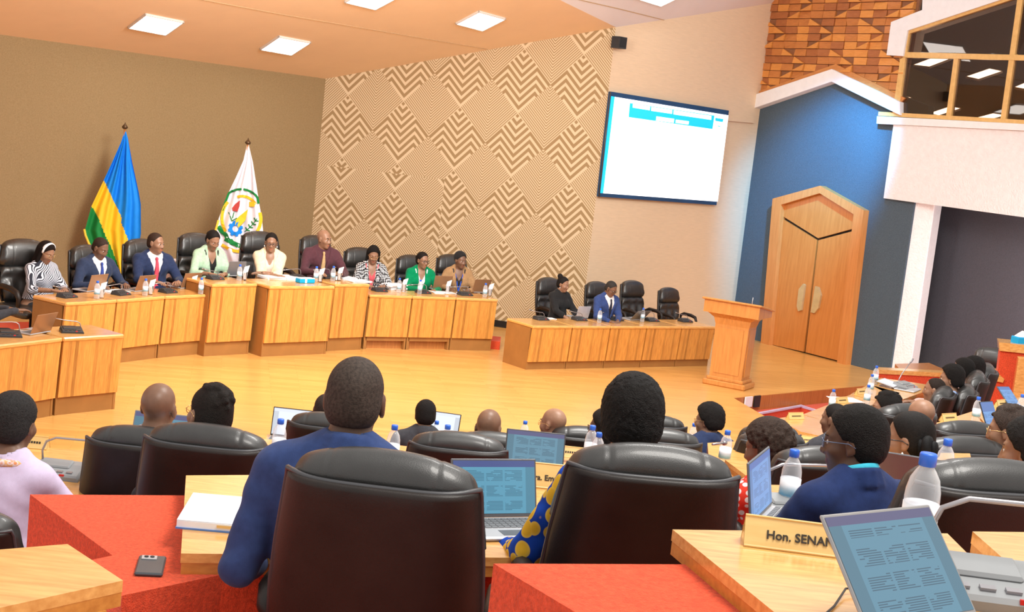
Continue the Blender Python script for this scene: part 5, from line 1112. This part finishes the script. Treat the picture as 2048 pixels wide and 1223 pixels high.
for x, y, f, yw, lb, sc_ in ((775, 899, 1.2, -.04, 'large black leather chair of the man in the navy suit, seen from behind', 1.0), (1312, 888, 1.2, .10, 'large black leather chair of the person with the round black hair, seen from behind', 1.0), (417, 847, .78, 0, 'black leather chair of the woman with the ruffled dark hair', 1.0), (285, 852, .56, 0, 'black leather chair of the bald man at the left, half hidden', 1.0), (662, 825, .33, 0, 'black leather chair half hidden behind the navy suit', 1.0), (920, 863, .56, .05, 'empty chair right of the navy suit with a lit seat top', 1.0), (992, 863, .33, .05, 'chair of the bald man bending forward', 1.0), (1172, 852, .1, .1, 'chair of the bald man with glasses', 1.0),
                    (1312, 829, .1, .1, 'chair top just right of the round black hair, upper', 1.0), (1330, 857, .33, .1, 'chair top just right of the round black hair, lower', 1.0), (1545, 848, .1, .3, 'further chair half hidden by the curly hair', 1.0), (1550, 860, .33, .3, 'nearer chair half hidden by the curly hair', 1.0), (1655, 892, .78, .25, 'empty chair between the curly hair and the man in blue', 1.0), (1992, 917, 1.2, .22, 'large empty chair at the right edge beside the nearest bottle', 1.05), (1936, 872, .78, .25, 'chair of the brown woman at the right edge', 1.0), (1938, 841, .56, .28, 'chair below the raised hand with pink nails', 1.0), (-95, 1001, .56, -.15, 'chair of the woman in lavender, cut by the left edge', .98),
                    (1890, 772, .1, 1.15, 'chair of the bald man at the far right laptop', 1.05), (1936, 768, .1, 1.25, 'chair of the man in the light blue shirt', 1.05), (1957, 741, .1, 1.3, 'chair right of the light blue shirt, third of the side row', 1.1), (1976, 726, .1, 1.3, 'furthest chair of the side row', 1.1), (1818, 806, .56, .5, 'chair of the bald man before the bun', 1.0), (1988, 695, .1, 2.6, 'empty chair beyond the red block, by the grey wall', .9)):
    chair(x, y, f, yw, lb, AG, sc_)
# ------------------------------------------------------------------ things on the audience desks
AB = 'bottles in the audience'
def rect_desk(px, py, z, floor, yaw, label, w=.9, d=.5, dx=0, dy=0):
    c = at_z(px, py, z); r_ = Matrix.Rotation(yaw, 3, 'Z'); q_ = [c + r_ @ V3((x + dx, y + dy, 0)) for x, y in ((-w / 2, d / 2), (w / 2, d / 2), (w / 2, -d / 2), (-w / 2, -d / 2))]
    return poly_desk(q_, z, floor, label, .05)
def bot_on(x, y, z, label, sc_=1.1): bottle(at_z(x, y, z + .2065 * sc_) - up * .2065 * sc_, label, AB, sc_)
for x, y, z, sc_, lb in ((1858, 905, 2.3, 1.15, 'nearest water bottle, large, left of the big empty chair'), (1590, 898, 1.9, 1.1, 'water bottle left of the man in blue with glasses'), (1897, 877, 1.9, 1.1, 'water bottle right behind the nearest bottle'), (562, 837, 1.32, 1.1, 'water bottle left of the navy suit, before a bright screen'), (790, 849, 1.32, 1.1, 'water bottle at the navy suit\'s right shoulder'), (1199, 864, 1.32, 1.1, 'water bottle left of the blue and yellow print, nearer of two'), (1186, 850, 1.32, 1.1, 'water bottle left of the blue and yellow print, further of two'), (1456, 860, 1.3, 1.1, 'water bottle left of the curly hair'), (1389, 846, .86, 1.0, 'small water bottle at the left of the dark jacketed delegate'), (1051, 841, .86, 1.0, 'small water bottle between the two bald men'), (896, 849, 1.32, 1.0, 'bottle cap above the empty chair right of the bright laptop'), (874, 841, .86, 1.0, 'bottle cap behind the bright white laptop'), (1668, 778, .88, 1.0, 'water bottle standing by the red pit'), (1754, 731, .88, 1.0, 'furthest water bottle by the white pillar'), (1745, 748, .88, 1.0, 'second water bottle from the white pillar'), (1738, 769, .88, 1.0, 'third water bottle from the white pillar'), (1958, 793, 1.32, 1.0, 'water bottle before the raised hand with the tablet'), (2046, 788, 1.32, 1.0, 'water bottle cut by the right edge'), (1614, 893, 1.54, 1.0, 'blue cap behind the chair by the curly hair'), (1866, 853, 1.32, 1.0, 'blue cap between the bun and the chair')):
    bot_on(x, y, z, lb, sc_)
for x, y, z, fl, yw, lb, w in ((600, 905, 1.32, .56, .0, 'desk hidden behind the navy suit, left side, with a bottle', .6), (850, 915, 1.32, .56, .0, 'desk hidden behind the navy suit, right side, with a bottle', .6), (1195, 935, 1.32, .56, .1, 'desk with two bottles left of the print dress', .45), (1420, 893, .86, .1, .2, 'desk with a small bottle before the dark jacketed delegate', .7), (1625, 950, 1.54, .78, .2, 'desk hidden behind the empty chair by the curly hair', .8), (1868, 905, 1.32, .56, .3, 'desk hidden behind the coiled bun', .5), (312, 924, 1.32, .56, 0, 'desk with a grey laptop before the bald man in pale grey', .8)):
    rect_desk(x, y, z, fl, yw, lb, w, .45)
# nearest laptop and document
laptop(Z(1940, 1310, z2) , math.radians(35), 'nearest open laptop with a document on its screen', 'laptops in the audience', SC_NEAR, M('laptop_frame', (.30, .285, .28), .35, metal=.3), 40, scale=.95, h=.235)
laptop(Z(1012, 1062, 1.88), math.radians(24), 'open laptop right of the navy suit with a blue document', 'laptops in the audience', SC_TEAL, M('laptop_frame_dark', (.12, .12, .13), .35, metal=.3), 18, scale=.93)
laptop(Z(1068, 952, 1.35), .05, 'dark laptop with a blue screen behind the bright one, by the name plate', 'laptops in the audience', SC_DOC, M('laptop_frame_black', (.06, .06, .065), .35, metal=.2), 20)
laptop(Z(1440, 1045, 1.96) + V3((.243, .05, 0)), math.radians(68), 'laptop edge with a pale blue screen beside the print dress chair', 'laptops in the audience', SC_BLUE, GREYL, 10)
laptop(Z(868, 884, .86), math.radians(-8), 'bright white laptop screen right of the navy suit', 'laptops in the audience', SC_WHITE, BLACKP, 20, scale=.95); laptop(Z(580, 886, .86), math.radians(0), 'bright screen behind the bottle left of the navy suit', 'laptops in the audience', SC_WHITE, BLACKP, 15)
laptop(Z(312, 921, 1.32), 0, 'grey laptop behind the bald man at the left', 'laptops in the audience', SC_DOC, GREYL, 20, w=.34)
laptop(Z(1800, 990, 1.9), math.radians(165), 'dark laptop lid behind the man in blue', 'laptops in the audience', SC_DOC, GREYL, 25)
laptop(Z(1815, 779, .88), math.radians(60), 'open silver laptop on the far front row desk', 'laptops in the audience', SC_WHITE, SILVER, 80)
TBX = dict(cat='tablet', name='tablet', h=.2, d=.02)
def tablet(p, rz, label, tilt=35, w=.15, h=.21):
    t = thing('tablet', label, 'tablet', p, rz, 'tablets at the right'); c_ = MB().box((0, 0, h / 2), (w, .008, h), bev=.003).build('case', BLACKP, t); c_.rotation_euler = (-math.radians(tilt), 0, 0)
    mesh('screen', [(-w / 2 + .006, -.0055, .006), (w / 2 - .006, -.0055, .006), (w / 2 - .006, -.0055, h - .006), (-w / 2 + .006, -.0055, h - .006)], [(0, 1, 2, 3)], SC_BLUE, c_)
tablet(Z(1990, 868, 1.34), math.radians(38), 'tablet with a blue screen by the raised hand', 28, .17, .25); tablet(Z(2030, 812, 1.33), .5, 'tablet lying further along the right desk', 50)
nameplate(Z(1624, 1108, z2) + V3((0, .03, 0)), math.radians(-4), 'near name plate reading Hon. SENANI B, on the desk by the open laptop', 'name plates', 'Hon. SENANI B', .285, .060)
nameplate(Z(1105, 976, 1.92) + V3((0, .02, 0)), .05, 'name plate reading ra. Emma behind the laptop', 'name plates', 'ra. Emma', .20, .08)
for x, y, z, rz, lb in ((1590, 837, .88, .55, 'name plate on the first front row desk past the pit'), (1682, 805, .88, .7, 'name plate on the second front row desk by the pit'), (1722, 787, .88, .75, 'name plate on the third front row desk by the pit'), (1748, 766, .88, .8, 'tiny name plate on the far front row desk'), (1620, 886, .95, .1, 'name plate behind the glasses of the man in blue'), (1896, 841, 1.32, .65, 'name plate left of the bottle at the right'), (2003, 812, 1.32, .7, 'name plate between the two tablets'), (1135, 912, 1.35, .0, 'name plate right of the dark laptop'), (60, 893, 1.35, .02, 'name plate beyond the woman in lavender')):
    nameplate(Z(x, y, z), rz, lb, 'name plates')
MG = 'grey microphones in the audience'
mic(Z(1590, 1030, 1.9), .25, 'grey conference microphone left of the man in blue with glasses', MG, 3, True, 1.15); mic(Z(118, 950, 1.35), -.02, 'grey conference microphone right of the woman in lavender', MG, 3, True, 1.1)
mic(Z(1978, 1196, z2), math.radians(-4), 'large light grey conference microphone in the lower right corner', MG, 3, True, 1.25)
mic(Z(1810, 775, .88), .8, 'grey conference microphone with a slanting neck by the far laptop', MG, 2, True, 1.2); mic(Z(1560, 898, .95), .1, 'conference microphone behind the curly hair', MG, 1, True, 1.0)
def rod(a, b_, r, label):
    t = thing('microphone_arm', label, 'microphone', a, 0, 'lone microphone arms'); d = b_ - a
    MB().tube([V3(), d * .8], r, 8).build('stem', NECK, t, True); MB().tube([d * .78, d * .82, d * .97, d], [r * 1.1, r * 1.9, r * 1.9, r * .8], 10).build('microphone_head', METAL, t, True)
rod(at_scale(1425, 888, 415), at_scale(1452, 885, 410), .006, 'grey microphone arm left of the curly hair')
# phone, document
t = thing('mobile_phone', 'dark mobile phone lying on the red carpet counter', 'phone', Z(301, 1135, 1.82), math.radians(11)); PH = M('phone_case', (.055, .065, .075), .4, var=.08); MB().box((0, 0, .006), (.075, .15, .011), bev=.004).build('case', PH, t); MB().lathe([(.002, 0), (.0001, .0)], 4).v
MB().box((-.008, .052, .0125), (.042, .03, .003), bev=.001).build('camera_plate', SILVER, t)
for x in (-.016, 0): MB().lathe([(.006, 0), (.006, .003), (.004, .0035)], 10, (x, .052, .0135)).build('lens', BLACKP, t)
t = thing('document', 'thick white document with a blue cover edge on the desk by the navy suit', 'document', Z(445, 1034, 1.88), math.radians(4)); BLUEC = M('blue_cover', (.10, .22, .55), .5, var=.05)
MB().box((0, 0, .003), (.225, .30, .005)).build('cover', BLUEC, t); MB().box((0, 0, .015), (.22, .295, .019)).build('pages', WHITE, t); MB().box((-.005, .0, .0262), (.215, .29, .002), rz=.015).build('top_sheet', WHITE, t); MB().box((.05, -.149, .017), (.09, .002, .008)).build('yellow_tab', NAMEP, t)
tg = thing('ring_mark', 'round damp mark', 'x'); bpy.data.objects.remove(tg)
MB_c = MB().tube([at_z(1640, 1240, z2) + up * .004, at_z(1668, 1215, z2) + up * .004, at_z(1690, 1188, z2) + up * .012, at_z(1720, 1185, z2) + up * .01, at_z(1760, 1215, z2) + up * .004], .0022, 6).build('cable', BLACKP); tag(MB_c, 'thin dark cable curling on the near desk by the laptop', 'cable')
t = thing('dark_sleeve_prop', '', 'x'); bpy.data.objects.remove(t)
papers(Z(1690, 800, .88), .4, .3, .21, .01, 'papers on the second front row desk by the pit')
# ------------------------------------------------------------------ people
def cloth(name, c, var=.12): return M(name, c, .88, spec=.15, var=var, vscale=40, bmp=.15, bscale=500, sheen=.08)
NAVY1 = cloth('navy_suiting', (.022, .034, .085)); NAVY2 = cloth('blue_suiting', (.035, .062, .19)); NAVY3 = cloth('deep_navy', (.014, .028, .10)); SLATE = cloth('slate_suiting', (.030, .042, .085))
MINT = cloth('mint_cloth', (.40, .57, .41)); CREAMC = cloth('cream_cloth', (.78, .64, .45)); MAROON = cloth('maroon_cloth', (.085, .032, .042)); GREEN = cloth('green_cloth', (.0, .22, .085)); TAN = cloth('tan_cloth', (.36, .21, .10)); BLKC = cloth('black_cloth', (.018, .018, .019))
WSHIRT = cloth('white_shirting', (.82, .78, .78), .04); PINKT = cloth('pale_pink_cloth', (.82, .60, .52), .05); ROSE = cloth('rose_cloth', (.62, .11, .13)); LAV = cloth('lavender_cloth', (.66, .56, .76), .05); DKC = cloth('dark_knit', (.03, .028, .032)); GREYC = cloth('grey_cloth', (.045, .045, .052)); SKYB = cloth('light_blue_cloth', (.36, .50, .80), .05); PINKD = cloth('pink_dress', (.74, .43, .40), .06); OCH = cloth('ochre_cloth', (.62, .32, .06)); PGREY = cloth('pale_grey_suit', (.52, .55, .62), .05)
T_BLUE = cloth('blue_tie', (.04, .07, .30)); T_RED = cloth('red_tie', (.62, .07, .11)); T_TAN = cloth('tan_tie', (.50, .33, .16)); T_BLK = cloth('dark_tie', (.02, .022, .04))
def pat(name, fn):
    m, nt, b = new_mat(name); b.inputs['Roughness'].default_value = .88; b.inputs['Specular IOR Level'].default_value = .15; nt.links.new(fn(nt, coords(nt)), b.inputs['Base Color']); return m
def stripes(nt, v):
    w = nt.nodes.new('ShaderNodeTexWave'); w.wave_type = 'BANDS'; w.bands_direction = 'DIAGONAL'; w.inputs['Scale'].default_value = 24; w.inputs['Distortion'].default_value = 7; w.inputs['Detail'].default_value = .5; w.inputs['Detail Scale'].default_value = .45
    nt.links.new(v, w.inputs['Vector']); return ramp(nt, w.outputs['Fac'], [(.40, (.03, .032, .045)), (.50, (.62, .64, .72))])
def vor(nt, v, scale, stops, rnd=1.0):
    w = nt.nodes.new('ShaderNodeTexVoronoi'); w.inputs['Scale'].default_value = scale; w.inputs['Randomness'].default_value = rnd; nt.links.new(v, w.inputs['Vector']); return ramp(nt, w.outputs['Distance'], stops)
STRIPE_C = pat('striped_cloth', stripes); DOTS = pat('polka_dot_cloth', lambda nt, v: vor(nt, v, 42, [(.42, (.80, .79, .80)), (.47, (.012, .012, .016))], .0))
PRINT = pat('blue_yellow_print', lambda nt, v: vor(nt, v, 17, [(.34, (.72, .42, .03)), (.48, (.78, .52, .08)), (.51, (.01, .05, .36)), (.75, (.012, .07, .45))], .45)); REDW = pat('red_white_check', lambda nt, v: vor(nt, v, 30, [(.36, (.80, .76, .76)), (.44, (.72, .05, .03))], .0)); FLOR = pat('orange_floral', lambda nt, v: vor(nt, v, 45, [(.25, (.75, .28, .12)), (.45, (.80, .70, .72)), (.6, (.82, .45, .2))], 1.0)); FLORW = pat('white_floral', lambda nt, v: vor(nt, v, 40, [(.2, (.2, .35, .4)), (.32, (.82, .82, .84)), (.8, (.84, .84, .86))], 1.0))
PG = 'panel at the high table'; AU = 'audience seen from behind'
D = math.radians
HB = [(-.15, .38, .80), (.10, .42, .80)]
person('man in a dark suit cut by the left edge, typing at the empty corner desk', -22, 528, 195, 0, D(-62), 1, 'short', look=(0, .3, 0), lean=.16, top='suit', tm=GREYC, inner=WSHIRT, tie=T_BLK, hands=[(-.12, .42, .82), (.22, .46, .86)], group=PG)
person('woman with a white headband and striped blouse at the left of the high table', 100, 484, 172, 0, face(0), 2, 'bob', (.012, .006, .005), look=(.1, .42, 0), lean=.14, fem=True, top='blouse', tm=STRIPE_C, hands=[(-.05, .42, .80), (.14, .44, .80)], wrist=.2, glasses=GL_G, band=WHITE, group=PG, fat=1.15)
person('man in a navy suit and blue tie, head bowed, at the high table', 208, 477, 165, 0, face(1, -.15), 1, 'buzz', (.05, .028, .02), look=(.2, .42, 0), lean=.12, top='suit', tm=SLATE, inner=WSHIRT, tie=T_BLUE, hands=[(-.2, .36, .80), (.2, .36, .80)], group=PG)
person('man in a navy suit and red tie looking to the right', 313, 465, 158, 0, face(2, -.3), 2, 'buzz', (.055, .03, .02), look=(.5, .05, 0), lean=.04, top='suit', tm=NAVY1, inner=WSHIRT, tie=T_RED, hands=[(-.16, .40, .80), (.14, .42, .80)], group=PG)
person('woman in a mint green jacket looking down at a black tablet', 431, 463, 154, .15, face(3, -.2), 2, 'pony', look=(.1, .45, 0), lean=.15, fem=True, top='jacket', tm=MINT, inner=BLKC, hands=[(-.05, .42, .80), (.14, .42, .80)], wrist=.14, group=PG)
person('woman in a cream jacket with glasses, arms folded at the central desk', 544, 466, 149, .15, face(4, -.55), 2, 'pony', look=(.0, .18, 0), lean=.08, fem=True, top='jacket', tm=CREAMC, inner=PINKT, hands=[(.08, .36, .82, (1, .25, 0)), (-.08, .38, .80, (-1, .2, 0))], wrist=.06, glasses=GL_D, earr=PEARL, group=PG)
person('bald man in a maroon suit with a tan tie', 650, 459, 144, .15, face(5, -.4), 2, 'bald', look=(.6, .08, 0), lean=.05, top='suit', tm=MAROON, inner=MAROON, tie=T_TAN, hands=[(-.18, .38, .80), (.14, .40, .80)], group=PG)
person('woman in a black and white polka dot jacket over a rose top', 749, 492, 139, 0, face(6, -.3), 2, 'long', look=(.0, .35, 0), lean=.10, fem=True, top='jacket', tm=DOTS, inner=ROSE, hands=HB, glasses=GL_G, group=PG)
person('woman in a green jacket with a white neck bow and glasses', 847, 504, 136, 0, face(7, -.25), 2, 'pony', look=(.45, .1, 0), lean=.08, fem=True, top='jacket', tm=GREEN, inner=FLORW, hands=HB, glasses=GL_D, group=PG)
person('woman in a tan jacket, black head wrap and blue lanyard', 923, 502, 134, 0, face(8, -.3), 1, 'wrap', BLKC, look=(.5, .12, 0), lean=.08, fem=True, top='jacket', tm=TAN, inner=DKC, hands=[(-.12, .40, .80), (.2, .42, .82)], lanyard=M('lanyard_blue', (.02, .10, .62), .6, var=.04), group=PG)
person('woman in black with her hair in a high bun at the side desk', 1131, 549, 137, 0, fD, 2, 'topknot', look=(.35, .2, 0), lean=.08, fem=True, top='blouse', tm=BLKC, hands=[(-.12, .40, .68), (.1, .42, .68)], wrist=.12, earr=WHITE, group=PG)
person('man in a blue suit with glasses bent over a laptop at the side desk', 1229, 564, 137, 0, fD, 1, 'buzz', (.05, .045, .042), look=(.25, .5, 0), lean=.18, top='suit', tm=NAVY2, inner=WSHIRT, tie=T_BLK, hands=[(.0, .40, .70), (.18, .42, .70)], glasses=GL_D, group=PG)
# --- audience
AH = [(-.16, .40, .79), (.16, .40, .79)]
def white_patch(root, T, t2w, HM, arms): pass
person('man in a navy suit with cropped greying hair, nearest the middle, from behind', 718, 712, 755, 1.2, D(-2), 0, 'buzz', (.082, .058, .046), look=(0, .04, 0), lean=.05, top='suit', tm=cloth('navy_near', (.033, .058, .165)), inner=WSHIRT, hint=(.25, -.35, -.9), hands=[(-.265, .2, .66), (.2, .30, .72)], res=.0062, group=AU, fat=1.08)
person('person with round black hair and a blue and yellow print dress, from behind', 1273, 745, 690, 1.2, D(3), 1, 'afro', look=(0, .08, 0), lean=.0, fem=True, top='blouse', tm=PRINT, hint=(.3, -.3, -.9), hands=[(-.35, .28, .68), (.2, .40, .80)], res=.0062, wrist=.05, group=AU, fat=1.1)
person('man in a navy blazer and turquoise shirt with dark glasses, turned left', 1714, 806, 640, 1.2, D(26), 0, 'crop', look=(.75, .12, 0), lean=.10, top='suit', tm=NAVY3, inner=cloth('turquoise_shirt', (.05, .45, .60)), hands=[(-.15, .38, .78), (.2, .4, .8)], res=.0062, glasses=GL_B, group=AU, extra=lambda root, T, t2w, HM, arms: MB().loft([[t2w((r_ * math.sin(q), -.018 - r_ * .95 * math.cos(q), z_ - .022 * (1 - math.cos(q)))) for r_, z_ in ((.058, 1.12), (.060, 1.150), (.066, 1.150), (.072, 1.12))] for q in np.linspace(-2.7, 2.7, 25)]).build('shirt_collar', bpy.data.materials['turquoise_shirt'], root, True))
person('woman in lavender with short greying hair at the lower left, from behind', 33, 780, 500, .56, D(-5), 1, 'crop', (.04, .036, .035), look=(-.15, .1, 0), lean=.06, fem=True, top='blouse', tm=LAV, hands=AH, res=.007, group=AU, fat=1.3, extra=lambda root, T, t2w, HM, arms: MB().tube([t2w((.098 * math.sin(q), -.022 - .088 * math.cos(q), 1.072 - .012 * (1 - math.cos(q)))) for q in np.linspace(-2.6, 2.6, 17)], .016, 8).build('collar', FLOR, root, True))
person('bald man in pale grey at the left, from behind', 320, 764, 445, .56, D(-3), 1, 'bald', look=(-.1, .0, 0), lean=.0, top='suit', tm=PGREY, inner=WSHIRT, hands=AH, res=.0075, group=AU)
person('woman with ruffled dark hair and gold glasses looking left', 432, 766, 505, .78, D(10), 2, 'updo', (.022, .016, .013), look=(.62, -.02, .1), lean=.05, fem=True, top='blouse', tm=DKC, hands=AH, res=.007, glasses=GL_G, earr=GL_G, group=AU)
person('person mostly hidden behind the navy suit, top of head only', 652, 796, 330, .33, D(5), 0, 'buzz', (.05, .035, .03), lean=.05, top='blouse', tm=GREYC, hands=AH, group=AU)
person('person with short black hair before the bright white laptop, from behind', 853, 800, 285, .1, D(4), 2, 'crop', look=(.1, .15, 0), lean=.08, top='suit', tm=GREYC, inner=WSHIRT, hands=AH, group=AU)
person('bald man bending forward in the middle of the audience', 985, 818, 345, .33, D(-5), 1, 'bald', look=(-.2, .45, 0), lean=.15, top='suit', tm=GREYC, inner=WSHIRT, hands=AH, group=AU)
person('bald man with thin gold glasses facing left', 1110, 815, 292, .1, D(15), 2, 'bald', look=(.75, .05, 0), lean=.02, top='suit', tm=NAVY1, inner=WSHIRT, hands=AH, glasses=GL_G, group=AU)
person('person with black hair half hidden behind the round black hair', 1212, 815, 330, .33, D(20), 0, 'bob', look=(.8, .1, 0), lean=.05, fem=True, top='blouse', tm=BLKC, hands=AH, glasses=GL_D, group=AU)
person('person in a dark navy jacket with thick black hair turned left', 1420, 803, 275, .1, D(20), 2, 'afro', look=(.75, .1, 0), lean=.05, top='suit', tm=NAVY1, inner=WSHIRT, hands=AH, glasses=GL_G, group=AU)
person('woman with tight brown curls and a red and white dress', 1530, 831, 425, .56, D(28), 1, 'curly', (.062, .036, .026), look=(.5, .25, 0), lean=.05, fem=True, top='blouse', tm=REDW, hands=AH, res=.006, earr=PEARL, group=AU)
person('woman with black hair in a low coiled bun and pearl earrings', 1822, 824, 455, .78, D(45), 2, 'bun', look=(.3, .12, 0), lean=.06, fem=True, top='blouse', tm=OCH, hands=AH, res=.0075, glasses=GL_D, earr=PEARL, group=AU)
person('woman in a pink dress with swept up black hair and an earring', 1775, 781, 255, .1, D(50), 2, 'updo', look=(.4, .1, 0), lean=.05, fem=True, top='blouse', tm=PINKD, hands=AH, glasses=GL_D, earr=PEARL, group=AU)
person('bald man leaning low before the woman with the coiled bun', 1838, 797, 315, .56, D(40), 2, 'bald', look=(.1, .35, 0), lean=.15, top='suit', tm=GREYC, inner=WSHIRT, hands=AH, group=AU)
person('man with close cropped hair low behind the silver laptop', 1872, 755, 215, .1, D(66), 2, 'buzz', (.035, .022, .016), look=(.1, .05, 0), lean=-.05, top='suit', tm=GREYC, inner=WSHIRT, hands=AH, group=AU)
person('person in a light blue shirt with black hair in the side row', 1906, 727, 212, .1, D(70), 2, 'afro', look=(.1, .05, 0), lean=-.08, top='blouse', tm=SKYB, hands=AH, group=AU)
person('person in pink with black hair, second from the far end of the side row', 1929, 714, 200, .1, D(72), 2, 'crop', look=(.1, .05, 0), lean=-.05, fem=True, top='blouse', tm=PINKD, hands=AH, group=AU)
person('person with fluffy black hair at the far end of the side row', 1949, 711, 196, .1, D(72), 1, 'afro', look=(.1, .05, 0), lean=-.05, top='blouse', tm=BLKC, hands=AH, group=AU)
person('woman with greying brown hair and glasses raising a hand with pink nails', 2020, 808, 400, .78, D(45), 2, 'updo', (.075, .052, .042), look=(.25, .15, 0), lean=.08, fem=True, top='blouse', tm=OCH, hands=[(-.02, .40, 1.02, (-.6, .6, .3)), (.14, .40, .80)], wrist=.16, res=.0078, glasses=GL_G, group=AU,
       extra=lambda root, T, t2w, HM, arms: MB().box((arms[0][2][0] - .085, arms[0][2][1] + .085, arms[0][2][2] + .02), (.014, .016, .008)).box((arms[0][2][0] - .065, arms[0][2][1] + .105, arms[0][2][2] + .02), (.014, .016, .008)).build('nails', M('pink_nails', (.85, .12, .42), .3, var=.03), root))
person('person with short black hair at the right edge, in ochre, nearest', 2062, 832, 470, .78, D(40), 2, 'afro', look=(.3, .1, 0), lean=.05, fem=True, top='blouse', tm=OCH, hands=AH, res=.0075, group=AU)
person('person hidden behind the man in blue, grey sleeve showing', 1672, 806, 290, .33, D(30), 1, 'buzz', look=(.4, .1, 0), lean=.05, top='suit', tm=GREYC, inner=WSHIRT, hands=[(-.35, .30, .95), (.16, .4, .8)], group=AU)
